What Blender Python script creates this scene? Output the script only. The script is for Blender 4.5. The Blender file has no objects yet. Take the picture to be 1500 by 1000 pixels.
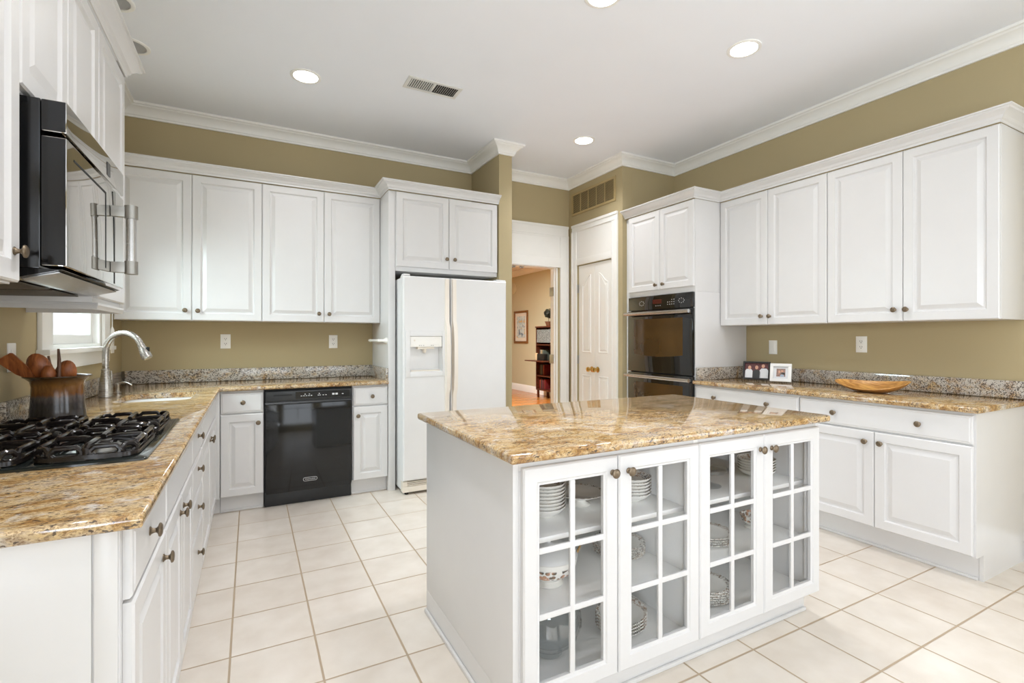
import bpy, bmesh, math, random
from mathutils import Vector, Matrix
random.seed(7)
PI = math.pi
S = bpy.context.scene
COL = S.collection

# ------------------------------------------------------------------ camera, world, lights, exposure
YAW = math.atan2(383.0, 721.7)
cam_d = bpy.data.cameras.new('camera'); cam = bpy.data.objects.new('camera', cam_d); COL.objects.link(cam)
cam.location = (0, 0, 1.26); cam.rotation_euler = (PI/2, 0, -YAW)
cam_d.sensor_width = 36.0; cam_d.lens = 36.0*721.7/1500.0
cam_d.shift_y = -5.5/1500.0; cam_d.clip_start = 0.02; cam_d.clip_end = 200
S.camera = cam
S.view_settings.view_transform = 'Standard'; S.view_settings.look = 'None'
S.view_settings.gamma = 1.0; S.view_settings.use_curve_mapping = False
S.view_settings.exposure = 0.1
S.cycles.use_denoising = True
S.cycles.max_bounces = 14; S.cycles.diffuse_bounces = 7; S.cycles.glossy_bounces = 6
S.cycles.transparent_max_bounces = 16; S.cycles.transmission_bounces = 8
S.cycles.sample_clamp_indirect = 6.0; S.cycles.caustics_reflective = False; S.cycles.caustics_refractive = False

w = bpy.data.worlds.new('sky'); S.world = w; w.use_nodes = True
nt = w.node_tree; nt.nodes.clear()
bg = nt.nodes.new('ShaderNodeBackground'); wo = nt.nodes.new('ShaderNodeOutputWorld')
sky = nt.nodes.new('ShaderNodeTexSky'); sky.sky_type = 'HOSEK_WILKIE'; sky.turbidity = 6
sky.sun_direction = (-0.3, -0.6, 0.75)
mixw = nt.nodes.new('ShaderNodeMixRGB'); mixw.inputs[0].default_value = 0.75
mixw.inputs[2].default_value = (0.93, 0.97, 1.0, 1)
nt.links.new(sky.outputs[0], mixw.inputs[1]); nt.links.new(mixw.outputs[0], bg.inputs[0])
bg.inputs[1].default_value = 2.2
nt.links.new(bg.outputs[0], wo.inputs[0])

def area(name, loc, rot, sx, sy, power, color=(1, 1, 1), shape='RECTANGLE', spread=PI):
    d = bpy.data.lights.new(name, 'AREA'); d.shape = shape; d.size = sx
    if shape in ('RECTANGLE', 'ELLIPSE'): d.size_y = sy
    d.energy = power; d.color = color; d.spread = spread
    o = bpy.data.objects.new(name, d); COL.objects.link(o); o.location = loc; o.rotation_euler = rot
    return o
# daylight from assumed, unseen windows behind the camera, tilted up towards the ceiling
DAY = (0.82, 0.895, 1.0)
area('assumed_window_front', (0.35, -3.55, 1.30), (PI/2+0.6, 0, 0), 1.8, 2.0, 20, DAY)
area('assumed_window_front', (2.75, -3.55, 1.30), (PI/2+0.6, 0, 0), 1.8, 2.0, 20, DAY)
area('assumed_window_right', (4.25, -1.25, 1.15), (PI/2+0.6, 0, PI/2), 1.8, 2.2, 45, DAY)  # unseen right opening, assumed only for its daylight
area('added_window_left', (-1.22, -1.50, 1.30), (PI/2+0.6, 0, -PI/2), 1.8, 2.0, 140, DAY)  # unseen left window added to light the island side
area('daylight_window_sink', (-1.10, 3.60, 1.98), (PI/2-0.75, 0, -PI/2), 0.95, 0.7, 34, (0.78, 0.96, 1.0), spread=math.radians(130))

# ------------------------------------------------------------------ dimensions (metres, camera at x=0 y=0)
XL, XR, YB, YF, ZC = -0.857, 3.89, 4.65, -3.20, 3.03
STX0, STX1, STY = 2.0, 2.133, 4.02            # wall end beside the refrigerator
PX, RY = 3.2, 3.735                           # pantry wall plane, return wall plane
GB, GT = 0.878, 0.910                         # granite bottom and top

# ------------------------------------------------------------------ materials
def lin(c):
    out = []
    for v in c[:3]:
        v = v/255.0
        out.append(v/12.92 if v <= 0.04045 else ((v+0.055)/1.055)**2.4)
    return (*out, 1.0)
def newmat(name):
    m = bpy.data.materials.new(name); m.use_nodes = True
    n = m.node_tree.nodes; b = n['Principled BSDF']
    return m, m.node_tree, b
def N(nt, t, **kw):
    n = nt.nodes.new(t)
    for k, v in kw.items():
        if k.startswith('i_'):
            k2 = k[2:]; n.inputs[int(k2) if k2.isdigit() else k2].default_value = v
        else: setattr(n, k, v)
    return n
def ramp(nt, stops, interp='LINEAR'):
    r = nt.nodes.new('ShaderNodeValToRGB'); cr = r.color_ramp; cr.interpolation = interp
    while len(cr.elements) > 1: cr.elements.remove(cr.elements[-1])
    cr.elements[0].position = stops[0][0]; cr.elements[0].color = stops[0][1]
    for p, c in stops[1:]:
        e = cr.elements.new(p); e.color = c
    return r
def simple(name, rgb, rough=0.4, metal=0.0, var=0.03, scale=8.0, bump=0.0, coat=0.0, spec=0.5):
    """plain finish with a faint procedural unevenness in tone and, if asked, a fine bump"""
    m, nt, b = newmat(name)
    c = lin(rgb)
    tc = N(nt, 'ShaderNodeTexCoord'); no = N(nt, 'ShaderNodeTexNoise', i_Scale=scale, i_Detail=3.0)
    nt.links.new(tc.outputs['Object'], no.inputs['Vector'])
    r = ramp(nt, [(0.3, tuple(max(0, v*(1-var)) for v in c[:3])+(1,)), (0.7, tuple(min(1, v*(1+var)) for v in c[:3])+(1,))])
    nt.links.new(no.outputs['Fac'], r.inputs[0]); nt.links.new(r.outputs[0], b.inputs['Base Color'])
    b.inputs['Roughness'].default_value = rough; b.inputs['Metallic'].default_value = metal
    b.inputs['Specular IOR Level'].default_value = spec
    if coat: b.inputs['Coat Weight'].default_value = coat; b.inputs['Coat Roughness'].default_value = 0.05
    if bump:
        n2 = N(nt, 'ShaderNodeTexNoise', i_Scale=220.0, i_Detail=2.0); bp = N(nt, 'ShaderNodeBump', i_Strength=bump, i_Distance=0.002)
        nt.links.new(tc.outputs['Object'], n2.inputs['Vector']); nt.links.new(n2.outputs['Fac'], bp.inputs['Height'])
        nt.links.new(bp.outputs[0], b.inputs['Normal'])
    return m
def emit(name, rgb, strength):
    m, nt, b = newmat(name)
    b.inputs['Base Color'].default_value = lin(rgb); b.inputs['Emission Color'].default_value = lin(rgb)
    b.inputs['Emission Strength'].default_value = strength
    return m
def glass(name, tint=(1, 1, 1), refl=0.025):
    m = bpy.data.materials.new(name); m.use_nodes = True; nt = m.node_tree; nt.nodes.clear()
    o = N(nt, 'ShaderNodeOutputMaterial'); t = N(nt, 'ShaderNodeBsdfTransparent'); g = N(nt, 'ShaderNodeBsdfGlossy')
    t.inputs[0].default_value = (*tint, 1); g.inputs['Roughness'].default_value = 0.01
    lw = N(nt, 'ShaderNodeLayerWeight', i_Blend=0.5); pw = N(nt, 'ShaderNodeMath', operation='POWER', i_1=5.0); mx = N(nt, 'ShaderNodeMixShader')
    ml = N(nt, 'ShaderNodeMath', operation='MULTIPLY_ADD', i_1=0.9, i_2=refl); nt.links.new(lw.outputs['Facing'], pw.inputs[0]); nt.links.new(pw.outputs[0], ml.inputs[0])
    nt.links.new(ml.outputs[0], mx.inputs[0]); nt.links.new(t.outputs[0], mx.inputs[1]); nt.links.new(g.outputs[0], mx.inputs[2])
    nt.links.new(mx.outputs[0], o.inputs[0])
    return m
def granite(name, grey=0.0):
    m, nt, b = newmat(name)
    geo = N(nt, 'ShaderNodeNewGeometry'); L = nt.links.new; pos = geo.outputs['Position']
    mp = N(nt, 'ShaderNodeMapping'); mp.inputs['Scale'].default_value = (1.0, 2.2, 1.6); mp.inputs['Rotation'].default_value = (0, 0, 0.3)
    L(pos, mp.inputs['Vector'])
    def noise(scale, det, rough, dist, src): 
        n = N(nt, 'ShaderNodeTexNoise', i_Scale=scale, i_Detail=det, i_Roughness=rough, i_Distortion=dist); L(src, n.inputs['Vector']); return n
    def mix(fac, a, bcol, mode='MIX'):
        x = N(nt, 'ShaderNodeMixRGB', blend_type=mode)
        if isinstance(fac, float): x.inputs[0].default_value = fac
        else: L(fac, x.inputs[0])
        L(a, x.inputs[1])
        if isinstance(bcol, tuple): x.inputs[2].default_value = bcol
        else: L(bcol, x.inputs[2])
        return x.outputs[0]
    big = noise(8.0, 9.0, 0.72, 0.8, mp.outputs[0])
    r1 = ramp(nt, [(0.28, lin((140, 122, 108))), (0.38, lin((186, 166, 138))), (0.47, lin((206, 180, 136))), (0.54, lin((180, 144, 92))), (0.62, lin((144, 106, 62))), (0.72, lin((196, 172, 134)))])
    L(big.outputs['Fac'], r1.inputs[0]); col = r1.outputs[0]
    # grains, each its own tone
    warp = noise(40.0, 3.0, 0.6, 0.0, mp.outputs[0])
    add = N(nt, 'ShaderNodeMixRGB', blend_type='ADD', i_0=0.03); L(mp.outputs[0], add.inputs[1]); L(warp.outputs['Color'], add.inputs[2])
    vo = N(nt, 'ShaderNodeTexVoronoi', i_Scale=150.0); L(add.outputs[0], vo.inputs['Vector'])
    sep = N(nt, 'ShaderNodeSeparateColor'); L(vo.outputs['Color'], sep.inputs[0])
    r2 = ramp(nt, [(0.0, (0.58, 0.54, 0.50, 1)), (0.30, (0.93, 0.92, 0.90, 1)), (0.8, (1.03, 1.03, 1.03, 1)), (1.0, (1.16, 1.18, 1.22, 1))]); L(sep.outputs[0], r2.inputs[0])
    col = mix(0.8, col, r2.outputs[0], 'MULTIPLY')
    v2 = N(nt, 'ShaderNodeTexVoronoi', i_Scale=230.0); L(add.outputs[0], v2.inputs['Vector']); s2 = N(nt, 'ShaderNodeSeparateColor'); L(v2.outputs['Color'], s2.inputs[0])
    rf = ramp(nt, [(0.80, (0, 0, 0, 1)), (0.84, (0.65, 0.65, 0.65, 1))]); L(s2.outputs[0], rf.inputs[0]); col = mix(rf.outputs[0], col, lin((120, 92, 66)))
    # pale grey quartz drifts
    gq = noise(11.0, 6.0, 0.7, 0.4, pos)
    rq = ramp(nt, [(0.545-0.205*grey, (0, 0, 0, 1)), (0.68-0.18*grey, (0.8, 0.8, 0.8, 1))]); L(gq.outputs['Fac'], rq.inputs[0]); col = mix(rq.outputs[0], col, lin((206, 201, 194)) if not grey else lin((196, 194, 188)))
    # brown veining and clustered mica flecks
    cl = noise(8.0, 4.0, 0.6, 0.5, pos); dk = noise(75.0, 4.0, 0.7, 0.8, mp.outputs[0])
    ma = N(nt, 'ShaderNodeMath', operation='MULTIPLY_ADD', i_1=0.6); L(cl.outputs['Fac'], ma.inputs[0]); L(dk.outputs['Fac'], ma.inputs[2])
    rb = ramp(nt, [(0.87, (0, 0, 0, 1)), (0.99, (0.75, 0.75, 0.75, 1))]); L(ma.outputs[0], rb.inputs[0]); col = mix(rb.outputs[0], col, lin((124, 92, 66)))
    vs = N(nt, 'ShaderNodeTexVoronoi', i_Scale=120.0); L(add.outputs[0], vs.inputs['Vector'])
    sp = N(nt, 'ShaderNodeSeparateColor'); L(vs.outputs['Color'], sp.inputs[0])
    cm = N(nt, 'ShaderNodeMath', operation='MULTIPLY_ADD', i_1=0.45); L(cl.outputs['Fac'], cm.inputs[0]); L(sp.outputs[1], cm.inputs[2])
    sb = N(nt, 'ShaderNodeMath', operation='SUBTRACT', i_1=0.30); L(cm.outputs[0], sb.inputs[0])
    rk = ramp(nt, [(0.80-0.24*grey, (0, 0, 0, 1)), (0.86-0.22*grey, (0.85, 0.85, 0.85, 1))]); L(sb.outputs[0], rk.inputs[0]); col = mix(rk.outputs[0], col, lin((66, 57, 52)))
    L(col, b.inputs['Base Color'])
    b.inputs['Roughness'].default_value = 0.06; b.inputs['Specular IOR Level'].default_value = 0.62
    return m
def tiles(name, x0, y0, pitch, grout):
    m, nt, b = newmat(name); L = nt.links.new
    geo = N(nt, 'ShaderNodeNewGeometry'); sx = N(nt, 'ShaderNodeSeparateXYZ'); L(geo.outputs['Position'], sx.inputs[0])
    fl, ds = [], []
    for k, o in ((0, x0), (1, y0)):
        a = N(nt, 'ShaderNodeMath', operation='SUBTRACT', i_1=o); L(sx.outputs[k], a.inputs[0])
        d = N(nt, 'ShaderNodeMath', operation='DIVIDE', i_1=pitch); L(a.outputs[0], d.inputs[0])
        f = N(nt, 'ShaderNodeMath', operation='FLOOR'); L(d.outputs[0], f.inputs[0]); fl.append(f)
        fr = N(nt, 'ShaderNodeMath', operation='FRACT'); L(d.outputs[0], fr.inputs[0])
        c = N(nt, 'ShaderNodeMath', operation='SUBTRACT', i_1=0.5); L(fr.outputs[0], c.inputs[0])
        ab = N(nt, 'ShaderNodeMath', operation='ABSOLUTE'); L(c.outputs[0], ab.inputs[0]); ds.append(ab)
    mxm = N(nt, 'ShaderNodeMath', operation='MAXIMUM'); L(ds[0].outputs[0], mxm.inputs[0]); L(ds[1].outputs[0], mxm.inputs[1])
    e = 0.5-grout/2/pitch
    rg = ramp(nt, [(e-0.003, (0, 0, 0, 1)), (e+0.003, (1, 1, 1, 1))]); L(mxm.outputs[0], rg.inputs[0])
    cb = N(nt, 'ShaderNodeCombineXYZ'); L(fl[0].outputs[0], cb.inputs[0]); L(fl[1].outputs[0], cb.inputs[1])
    wn = N(nt, 'ShaderNodeTexWhiteNoise', noise_dimensions='2D'); L(cb.outputs[0], wn.inputs['Vector'])
    no = N(nt, 'ShaderNodeTexNoise', i_Scale=7.0, i_Detail=5.0); L(geo.outputs['Position'], no.inputs['Vector'])
    r1 = ramp(nt, [(0.3, lin((216, 207, 195))), (0.7, lin((226, 219, 209)))]); L(no.outputs['Fac'], r1.inputs[0])
    r2 = ramp(nt, [(0.0, (0.955, 0.94, 0.925, 1)), (1.0, (1.0, 1.0, 1.0, 1))]); L(wn.outputs['Value'], r2.inputs[0])
    mu = N(nt, 'ShaderNodeMixRGB', blend_type='MULTIPLY', i_0=1.0); L(r1.outputs[0], mu.inputs[1]); L(r2.outputs[0], mu.inputs[2])
    mg = N(nt, 'ShaderNodeMixRGB', i_2=lin((174, 156, 132))); L(rg.outputs[0], mg.inputs[0]); L(mu.outputs[0], mg.inputs[1])
    L(mg.outputs[0], b.inputs['Base Color'])
    inv = N(nt, 'ShaderNodeMath', operation='SUBTRACT', i_0=1.0); L(rg.outputs[0], inv.inputs[1])
    bp = N(nt, 'ShaderNodeBump', i_Strength=0.5, i_Distance=0.002); L(inv.outputs[0], bp.inputs['Height']); L(bp.outputs[0], b.inputs['Normal'])
    ro = N(nt, 'ShaderNodeMapRange', i_3=0.24, i_4=0.75); L(rg.outputs[0], ro.inputs[0]); L(ro.outputs[0], b.inputs['Roughness'])
    return m
def wood(name, c1, c2, scale=(1, 12, 12), rough=0.4):
    m, nt, b = newmat(name); L = nt.links.new
    tc = N(nt, 'ShaderNodeTexCoord'); mp = N(nt, 'ShaderNodeMapping'); mp.inputs['Scale'].default_value = scale; L(tc.outputs['Object'], mp.inputs['Vector'])
    no = N(nt, 'ShaderNodeTexNoise', i_Scale=6.0, i_Detail=5.0, i_Distortion=0.8); L(mp.outputs[0], no.inputs['Vector'])
    r = ramp(nt, [(0.3, lin(c1)), (0.7, lin(c2))]); L(no.outputs['Fac'], r.inputs[0]); L(r.outputs[0], b.inputs['Base Color'])
    b.inputs['Roughness'].default_value = rough
    return m
def planks(name):
    m, nt, b = newmat(name); L = nt.links.new
    geo = N(nt, 'ShaderNodeNewGeometry')
    br = N(nt, 'ShaderNodeTexBrick', i_Scale=1.0); br.inputs['Brick Width'].default_value = 0.9; br.inputs['Row Height'].default_value = 0.06; br.inputs['Mortar Size'].default_value = 0.001
    br.inputs['Color1'].default_value = lin((188, 118, 54)); br.inputs['Color2'].default_value = lin((172, 102, 44)); br.inputs['Mortar'].default_value = lin((110, 60, 25))
    L(geo.outputs['Position'], br.inputs['Vector']); L(br.outputs[0], b.inputs['Base Color'])
    b.inputs['Roughness'].default_value = 0.22
    return m
def brushed(name, rgb, rough=0.3):
    m, nt, b = newmat(name); L = nt.links.new
    tc = N(nt, 'ShaderNodeTexCoord'); mp = N(nt, 'ShaderNodeMapping'); mp.inputs['Scale'].default_value = (4, 4, 300); L(tc.outputs['Object'], mp.inputs['Vector'])
    no = N(nt, 'ShaderNodeTexNoise', i_Scale=3.0, i_Detail=3.0); L(mp.outputs[0], no.inputs['Vector'])
    mr = N(nt, 'ShaderNodeMapRange', i_3=rough*0.75, i_4=rough*1.3); L(no.outputs['Fac'], mr.inputs[0]); L(mr.outputs[0], b.inputs['Roughness'])
    b.inputs['Base Color'].default_value = lin(rgb); b.inputs['Metallic'].default_value = 1.0
    return m
def china(name, r0, r1):
    """white china with a filigree band between radii r0 and r1 and a gold line at the lip"""
    m, nt, b = newmat(name); L = nt.links.new
    tc = N(nt, 'ShaderNodeTexCoord'); sx = N(nt, 'ShaderNodeSeparateXYZ'); L(tc.outputs['Object'], sx.inputs[0])
    cb = N(nt, 'ShaderNodeCombineXYZ'); L(sx.outputs[0], cb.inputs[0]); L(sx.outputs[1], cb.inputs[1])
    ln = N(nt, 'ShaderNodeVectorMath', operation='LENGTH'); L(cb.outputs[0], ln.inputs[0])
    sc = N(nt, 'ShaderNodeMath', operation='MULTIPLY', i_1=1/(r1*1.25)); L(ln.outputs['Value'], sc.inputs[0])
    q = 1/1.25
    band = ramp(nt, [(0.0, (0, 0, 0, 1)), (r0/r1*q-0.01, (0, 0, 0, 1)), (r0/r1*q+0.01, (1, 1, 1, 1)), (q-0.02, (1, 1, 1, 1)), (q, (0.2, 0.2, 0.2, 1))]); L(sc.outputs[0], band.inputs[0])
    no = N(nt, 'ShaderNodeTexNoise', i_Scale=95.0, i_Detail=3.0, i_Distortion=1.5); L(tc.outputs['Object'], no.inputs['Vector'])
    rn = ramp(nt, [(0.49, (0, 0, 0, 1)), (0.54, (0.85, 0.85, 0.85, 1))]); L(no.outputs['Fac'], rn.inputs[0])
    mm = N(nt, 'ShaderNodeMixRGB', blend_type='MULTIPLY', i_0=1.0); L(band.outputs[0], mm.inputs[1]); L(rn.outputs[0], mm.inputs[2])
    gn = N(nt, 'ShaderNodeNewGeometry'); sn = N(nt, 'ShaderNodeSeparateXYZ'); L(gn.outputs['Normal'], sn.inputs[0])
    gt = N(nt, 'ShaderNodeMath', operation='GREATER_THAN', i_1=0.15); L(sn.outputs[2], gt.inputs[0])
    mz = N(nt, 'ShaderNodeMixRGB', blend_type='MULTIPLY', i_0=1.0); L(mm.outputs[0], mz.inputs[1]); L(gt.outputs[0], mz.inputs[2]); mm = mz
    n2 = N(nt, 'ShaderNodeTexNoise', i_Scale=30.0); L(tc.outputs['Object'], n2.inputs['Vector'])
    rc = ramp(nt, [(0.42, lin((70, 68, 60))), (0.56, lin((150, 108, 66)))]); L(n2.outputs['Fac'], rc.inputs[0])
    mx = N(nt, 'ShaderNodeMixRGB', i_1=lin((240, 238, 232))); L(mm.outputs[0], mx.inputs[0]); L(rc.outputs[0], mx.inputs[2])
    L(mx.outputs[0], b.inputs['Base Color']); b.inputs['Roughness'].default_value = 0.12
    return m
def tureen_china(name, z0, z1):
    m, nt, b = newmat(name); L = nt.links.new
    tc = N(nt, 'ShaderNodeTexCoord'); sx = N(nt, 'ShaderNodeSeparateXYZ'); L(tc.outputs['Object'], sx.inputs[0])
    mr = N(nt, 'ShaderNodeMapRange', i_1=z0-0.05, i_2=z1+0.05); L(sx.outputs[2], mr.inputs[0])
    t = z1-z0+0.1; a0, a1 = 0.05/t, 1-0.05/t
    band = ramp(nt, [(a0-0.02, (0, 0, 0, 1)), (a0+0.02, (1, 1, 1, 1)), (a1-0.02, (1, 1, 1, 1)), (a1+0.02, (0, 0, 0, 1))]); L(mr.outputs[0], band.inputs[0])
    no = N(nt, 'ShaderNodeTexVoronoi', i_Scale=58.0); L(tc.outputs['Object'], no.inputs['Vector'])
    rn = ramp(nt, [(0.50, (0.95, 0.95, 0.95, 1)), (0.60, (0, 0, 0, 1))]); L(no.outputs['Distance'], rn.inputs[0])
    mm = N(nt, 'ShaderNodeMixRGB', blend_type='MULTIPLY', i_0=1.0); L(band.outputs[0], mm.inputs[1]); L(rn.outputs[0], mm.inputs[2])
    n2 = N(nt, 'ShaderNodeTexNoise', i_Scale=26.0); L(tc.outputs['Object'], n2.inputs['Vector'])
    rc = ramp(nt, [(0.40, lin((62, 62, 52))), (0.50, lin((120, 86, 52))), (0.60, lin((206, 150, 116)))]); L(n2.outputs['Fac'], rc.inputs[0])
    mx = N(nt, 'ShaderNodeMixRGB', i_1=lin((240, 238, 232))); L(mm.outputs[0], mx.inputs[0]); L(rc.outputs[0], mx.inputs[2])
    L(mx.outputs[0], b.inputs['Base Color']); b.inputs['Roughness'].default_value = 0.12
    return m
def glaze(name, z0, z1):
    """stoneware: rust-gold streaked band above, blue-black glaze below"""
    m, nt, b = newmat(name); L = nt.links.new
    tc = N(nt, 'ShaderNodeTexCoord'); sx = N(nt, 'ShaderNodeSeparateXYZ'); L(tc.outputs['Object'], sx.inputs[0])
    mp = N(nt, 'ShaderNodeMapping'); mp.inputs['Scale'].default_value = (14, 14, 3); L(tc.outputs['Object'], mp.inputs['Vector'])
    no = N(nt, 'ShaderNodeTexNoise', i_Scale=2.2, i_Detail=6.0, i_Roughness=0.7); L(mp.outputs[0], no.inputs['Vector'])
    ma = N(nt, 'ShaderNodeMath', operation='MULTIPLY_ADD', i_1=0.05); L(no.outputs['Fac'], ma.inputs[0]); L(sx.outputs[2], ma.inputs[2])
    mr = N(nt, 'ShaderNodeMapRange', i_1=z0, i_2=z1+0.025); L(ma.outputs[0], mr.inputs[0])
    r = ramp(nt, [(0.0, lin((92, 54, 30))), (0.10, lin((44, 40, 40))), (0.5, lin((60, 58, 60))), (0.62, lin((92, 84, 84))), (0.68, lin((120, 78, 40))), (0.85, lin((132, 92, 46))), (1.0, lin((70, 52, 34)))])
    L(mr.outputs[0], r.inputs[0])
    n2 = ramp(nt, [(0.35, (0.45, 0.42, 0.4, 1)), (0.65, (1.25, 1.2, 1.1, 1))]); L(no.outputs['Fac'], n2.inputs[0])
    mu = N(nt, 'ShaderNodeMixRGB', blend_type='MULTIPLY', i_0=0.8); L(r.outputs[0], mu.inputs[1]); L(n2.outputs[0], mu.inputs[2])
    L(mu.outputs[0], b.inputs['Base Color']); b.inputs['Roughness'].default_value = 0.16
    return m

M = {}
M['wall'] = simple('tan_wall_paint', (174, 159, 123), 0.75, var=0.015, scale=2.0, bump=0.05)
M['hallwall'] = simple('hall_wall_paint', (196, 188, 156), 0.8, var=0.015, scale=2.0)
M['ceil'] = simple('ceiling_paint', (238, 241, 247), 0.85, var=0.01, scale=2.0)
M['trim'] = simple('white_trim_paint', (238, 237, 233), 0.35, var=0.01)
M['cab'] = simple('white_cabinet_lacquer', (214, 213, 212), 0.28, var=0.01)
M['cabin'] = simple('white_cabinet_interior', (240, 240, 238), 0.5, var=0.01)
M['granite'] = granite('speckled_gold_granite')
M['splash'] = granite('speckled_grey_granite', 1.0)
M['tile'] = tiles('cream_floor_tile', -0.071, 2.235, 0.311, 0.0085)
M['knob'] = simple('aged_pewter', (124, 110, 92), 0.38, metal=0.9, var=0.15, scale=90)
M['fridge'] = simple('white_textured_enamel', (222, 222, 221), 0.3, var=0.01, bump=0.08)
M['fridge_handle'] = simple('cream_plastic', (232, 224, 212), 0.35, var=0.01)
M['grille'] = simple('cream_grille_plastic', (226, 218, 204), 0.45)
M['black'] = simple('black_enamel', (16, 16, 17), 0.12, var=0.1, spec=0.5)
M['blackglass'] = simple('black_mirror_glass', (8, 7, 6), 0.03, var=0.05, spec=0.6, coat=0.2)
M['mirror'] = simple('mirror_black_steel', (188, 184, 178), 0.04, metal=1.0, var=0.02)
M['dwblack'] = simple('black_appliance_gloss', (20, 21, 22), 0.07, var=0.08)
M['dwpanel'] = simple('black_appliance_plastic', (36, 37, 38), 0.35, var=0.08)
M['slot'] = simple('dark_recess', (8, 8, 8), 0.6)
M['mark'] = simple('pale_print', (205, 205, 205), 0.5)
M['ovenglass'] = simple('bronze_oven_glass', (66, 46, 21), 0.04, var=0.3, scale=3, spec=0.6, coat=0.3)
M['iron'] = simple('cast_iron_enamel', (30, 25, 23), 0.18, var=0.2, scale=30)
M['cooktop'] = simple('black_cooktop_glass', (34, 38, 36), 0.08, var=0.05, spec=0.6)
M['steel'] = brushed('brushed_steel', (196, 196, 196), 0.24)
M['nickel'] = brushed('brushed_nickel', (184, 180, 174), 0.27)
M['sinksteel'] = brushed('sink_steel', (84, 86, 89), 0.35)
M['alum'] = brushed('dull_aluminium', (160, 158, 152), 0.35)
M['mesh'] = simple('grease_filter_mesh', (84, 76, 66), 0.5, metal=0.6, var=0.3, scale=200)
M['brass'] = simple('polished_brass', (205, 168, 96), 0.16, metal=1.0, var=0.05)
M['plastic'] = simple('white_plastic', (238, 236, 230), 0.4, var=0.01)
M['glass'] = glass('clear_pane')
M['crystal'] = glass('cut_crystal', (0.95, 0.97, 0.98), 0.10)
M['vent'] = simple('white_vent_enamel', (225, 224, 220), 0.45)
M['tanvent'] = simple('tan_painted_grille', (172, 152, 108), 0.6)
M['dark'] = simple('dark_duct', (52, 48, 42), 0.8)
M['lamp'] = emit('lamp_lens', (255, 250, 240), 14.0)
M['canin'] = simple('grey_can_interior', (165, 165, 166), 0.45)
M['china'] = china('filigree_china', 0.058, 0.082)
M['bigchina'] = china('filigree_dinner_china', 0.088, 0.125)
M['tureen'] = tureen_china('floral_china', 0.035, 0.085)
M['gold'] = simple('gold_gilt', (176, 140, 84), 0.25, metal=0.9)
M['glaze'] = glaze('rust_and_slate_glaze', 0.0, 0.19)
M['utwood'] = wood('red_brown_wood', (112, 58, 28), (176, 104, 56), (14, 3, 3), 0.38)
M['utdark'] = wood('dark_handle_wood', (70, 44, 30), (120, 84, 62), (14, 3, 3), 0.45)
M['bowlwood'] = wood('golden_wood', (150, 98, 44), (214, 164, 92), (14, 2, 8), 0.3)
M['deskwood'] = wood('mahogany', (58, 26, 16), (98, 46, 26), (2, 2, 14), 0.3)
M['deskglass'] = simple('leaded_glass', (120, 122, 118), 0.1, var=0.5, scale=40)
M['planks'] = planks('orange_oak_floor')
M['blackframe'] = simple('black_frame_wood', (34, 30, 27), 0.35)
M['whiteframe'] = simple('white_frame_paint', (236, 236, 234), 0.4)
M['goldframe'] = wood('brown_gilt_frame', (96, 58, 28), (150, 100, 52))
M['leaf'] = simple('dark_leaf', (40, 42, 30), 0.6, var=0.4, scale=40)
M['pot'] = simple('brown_pot', (120, 76, 50), 0.5, var=0.15)
M['siding'] = simple('white_siding', (236, 238, 240), 0.6)
M['shade'] = simple('grey_window_pane', (150, 156, 158), 0.15)
M['lawn'] = simple('grass_green', (110, 128, 84), 0.9, var=0.3, scale=3)
M['led'] = simple('dim_red_display', (70, 22, 14), 0.2)

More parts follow.
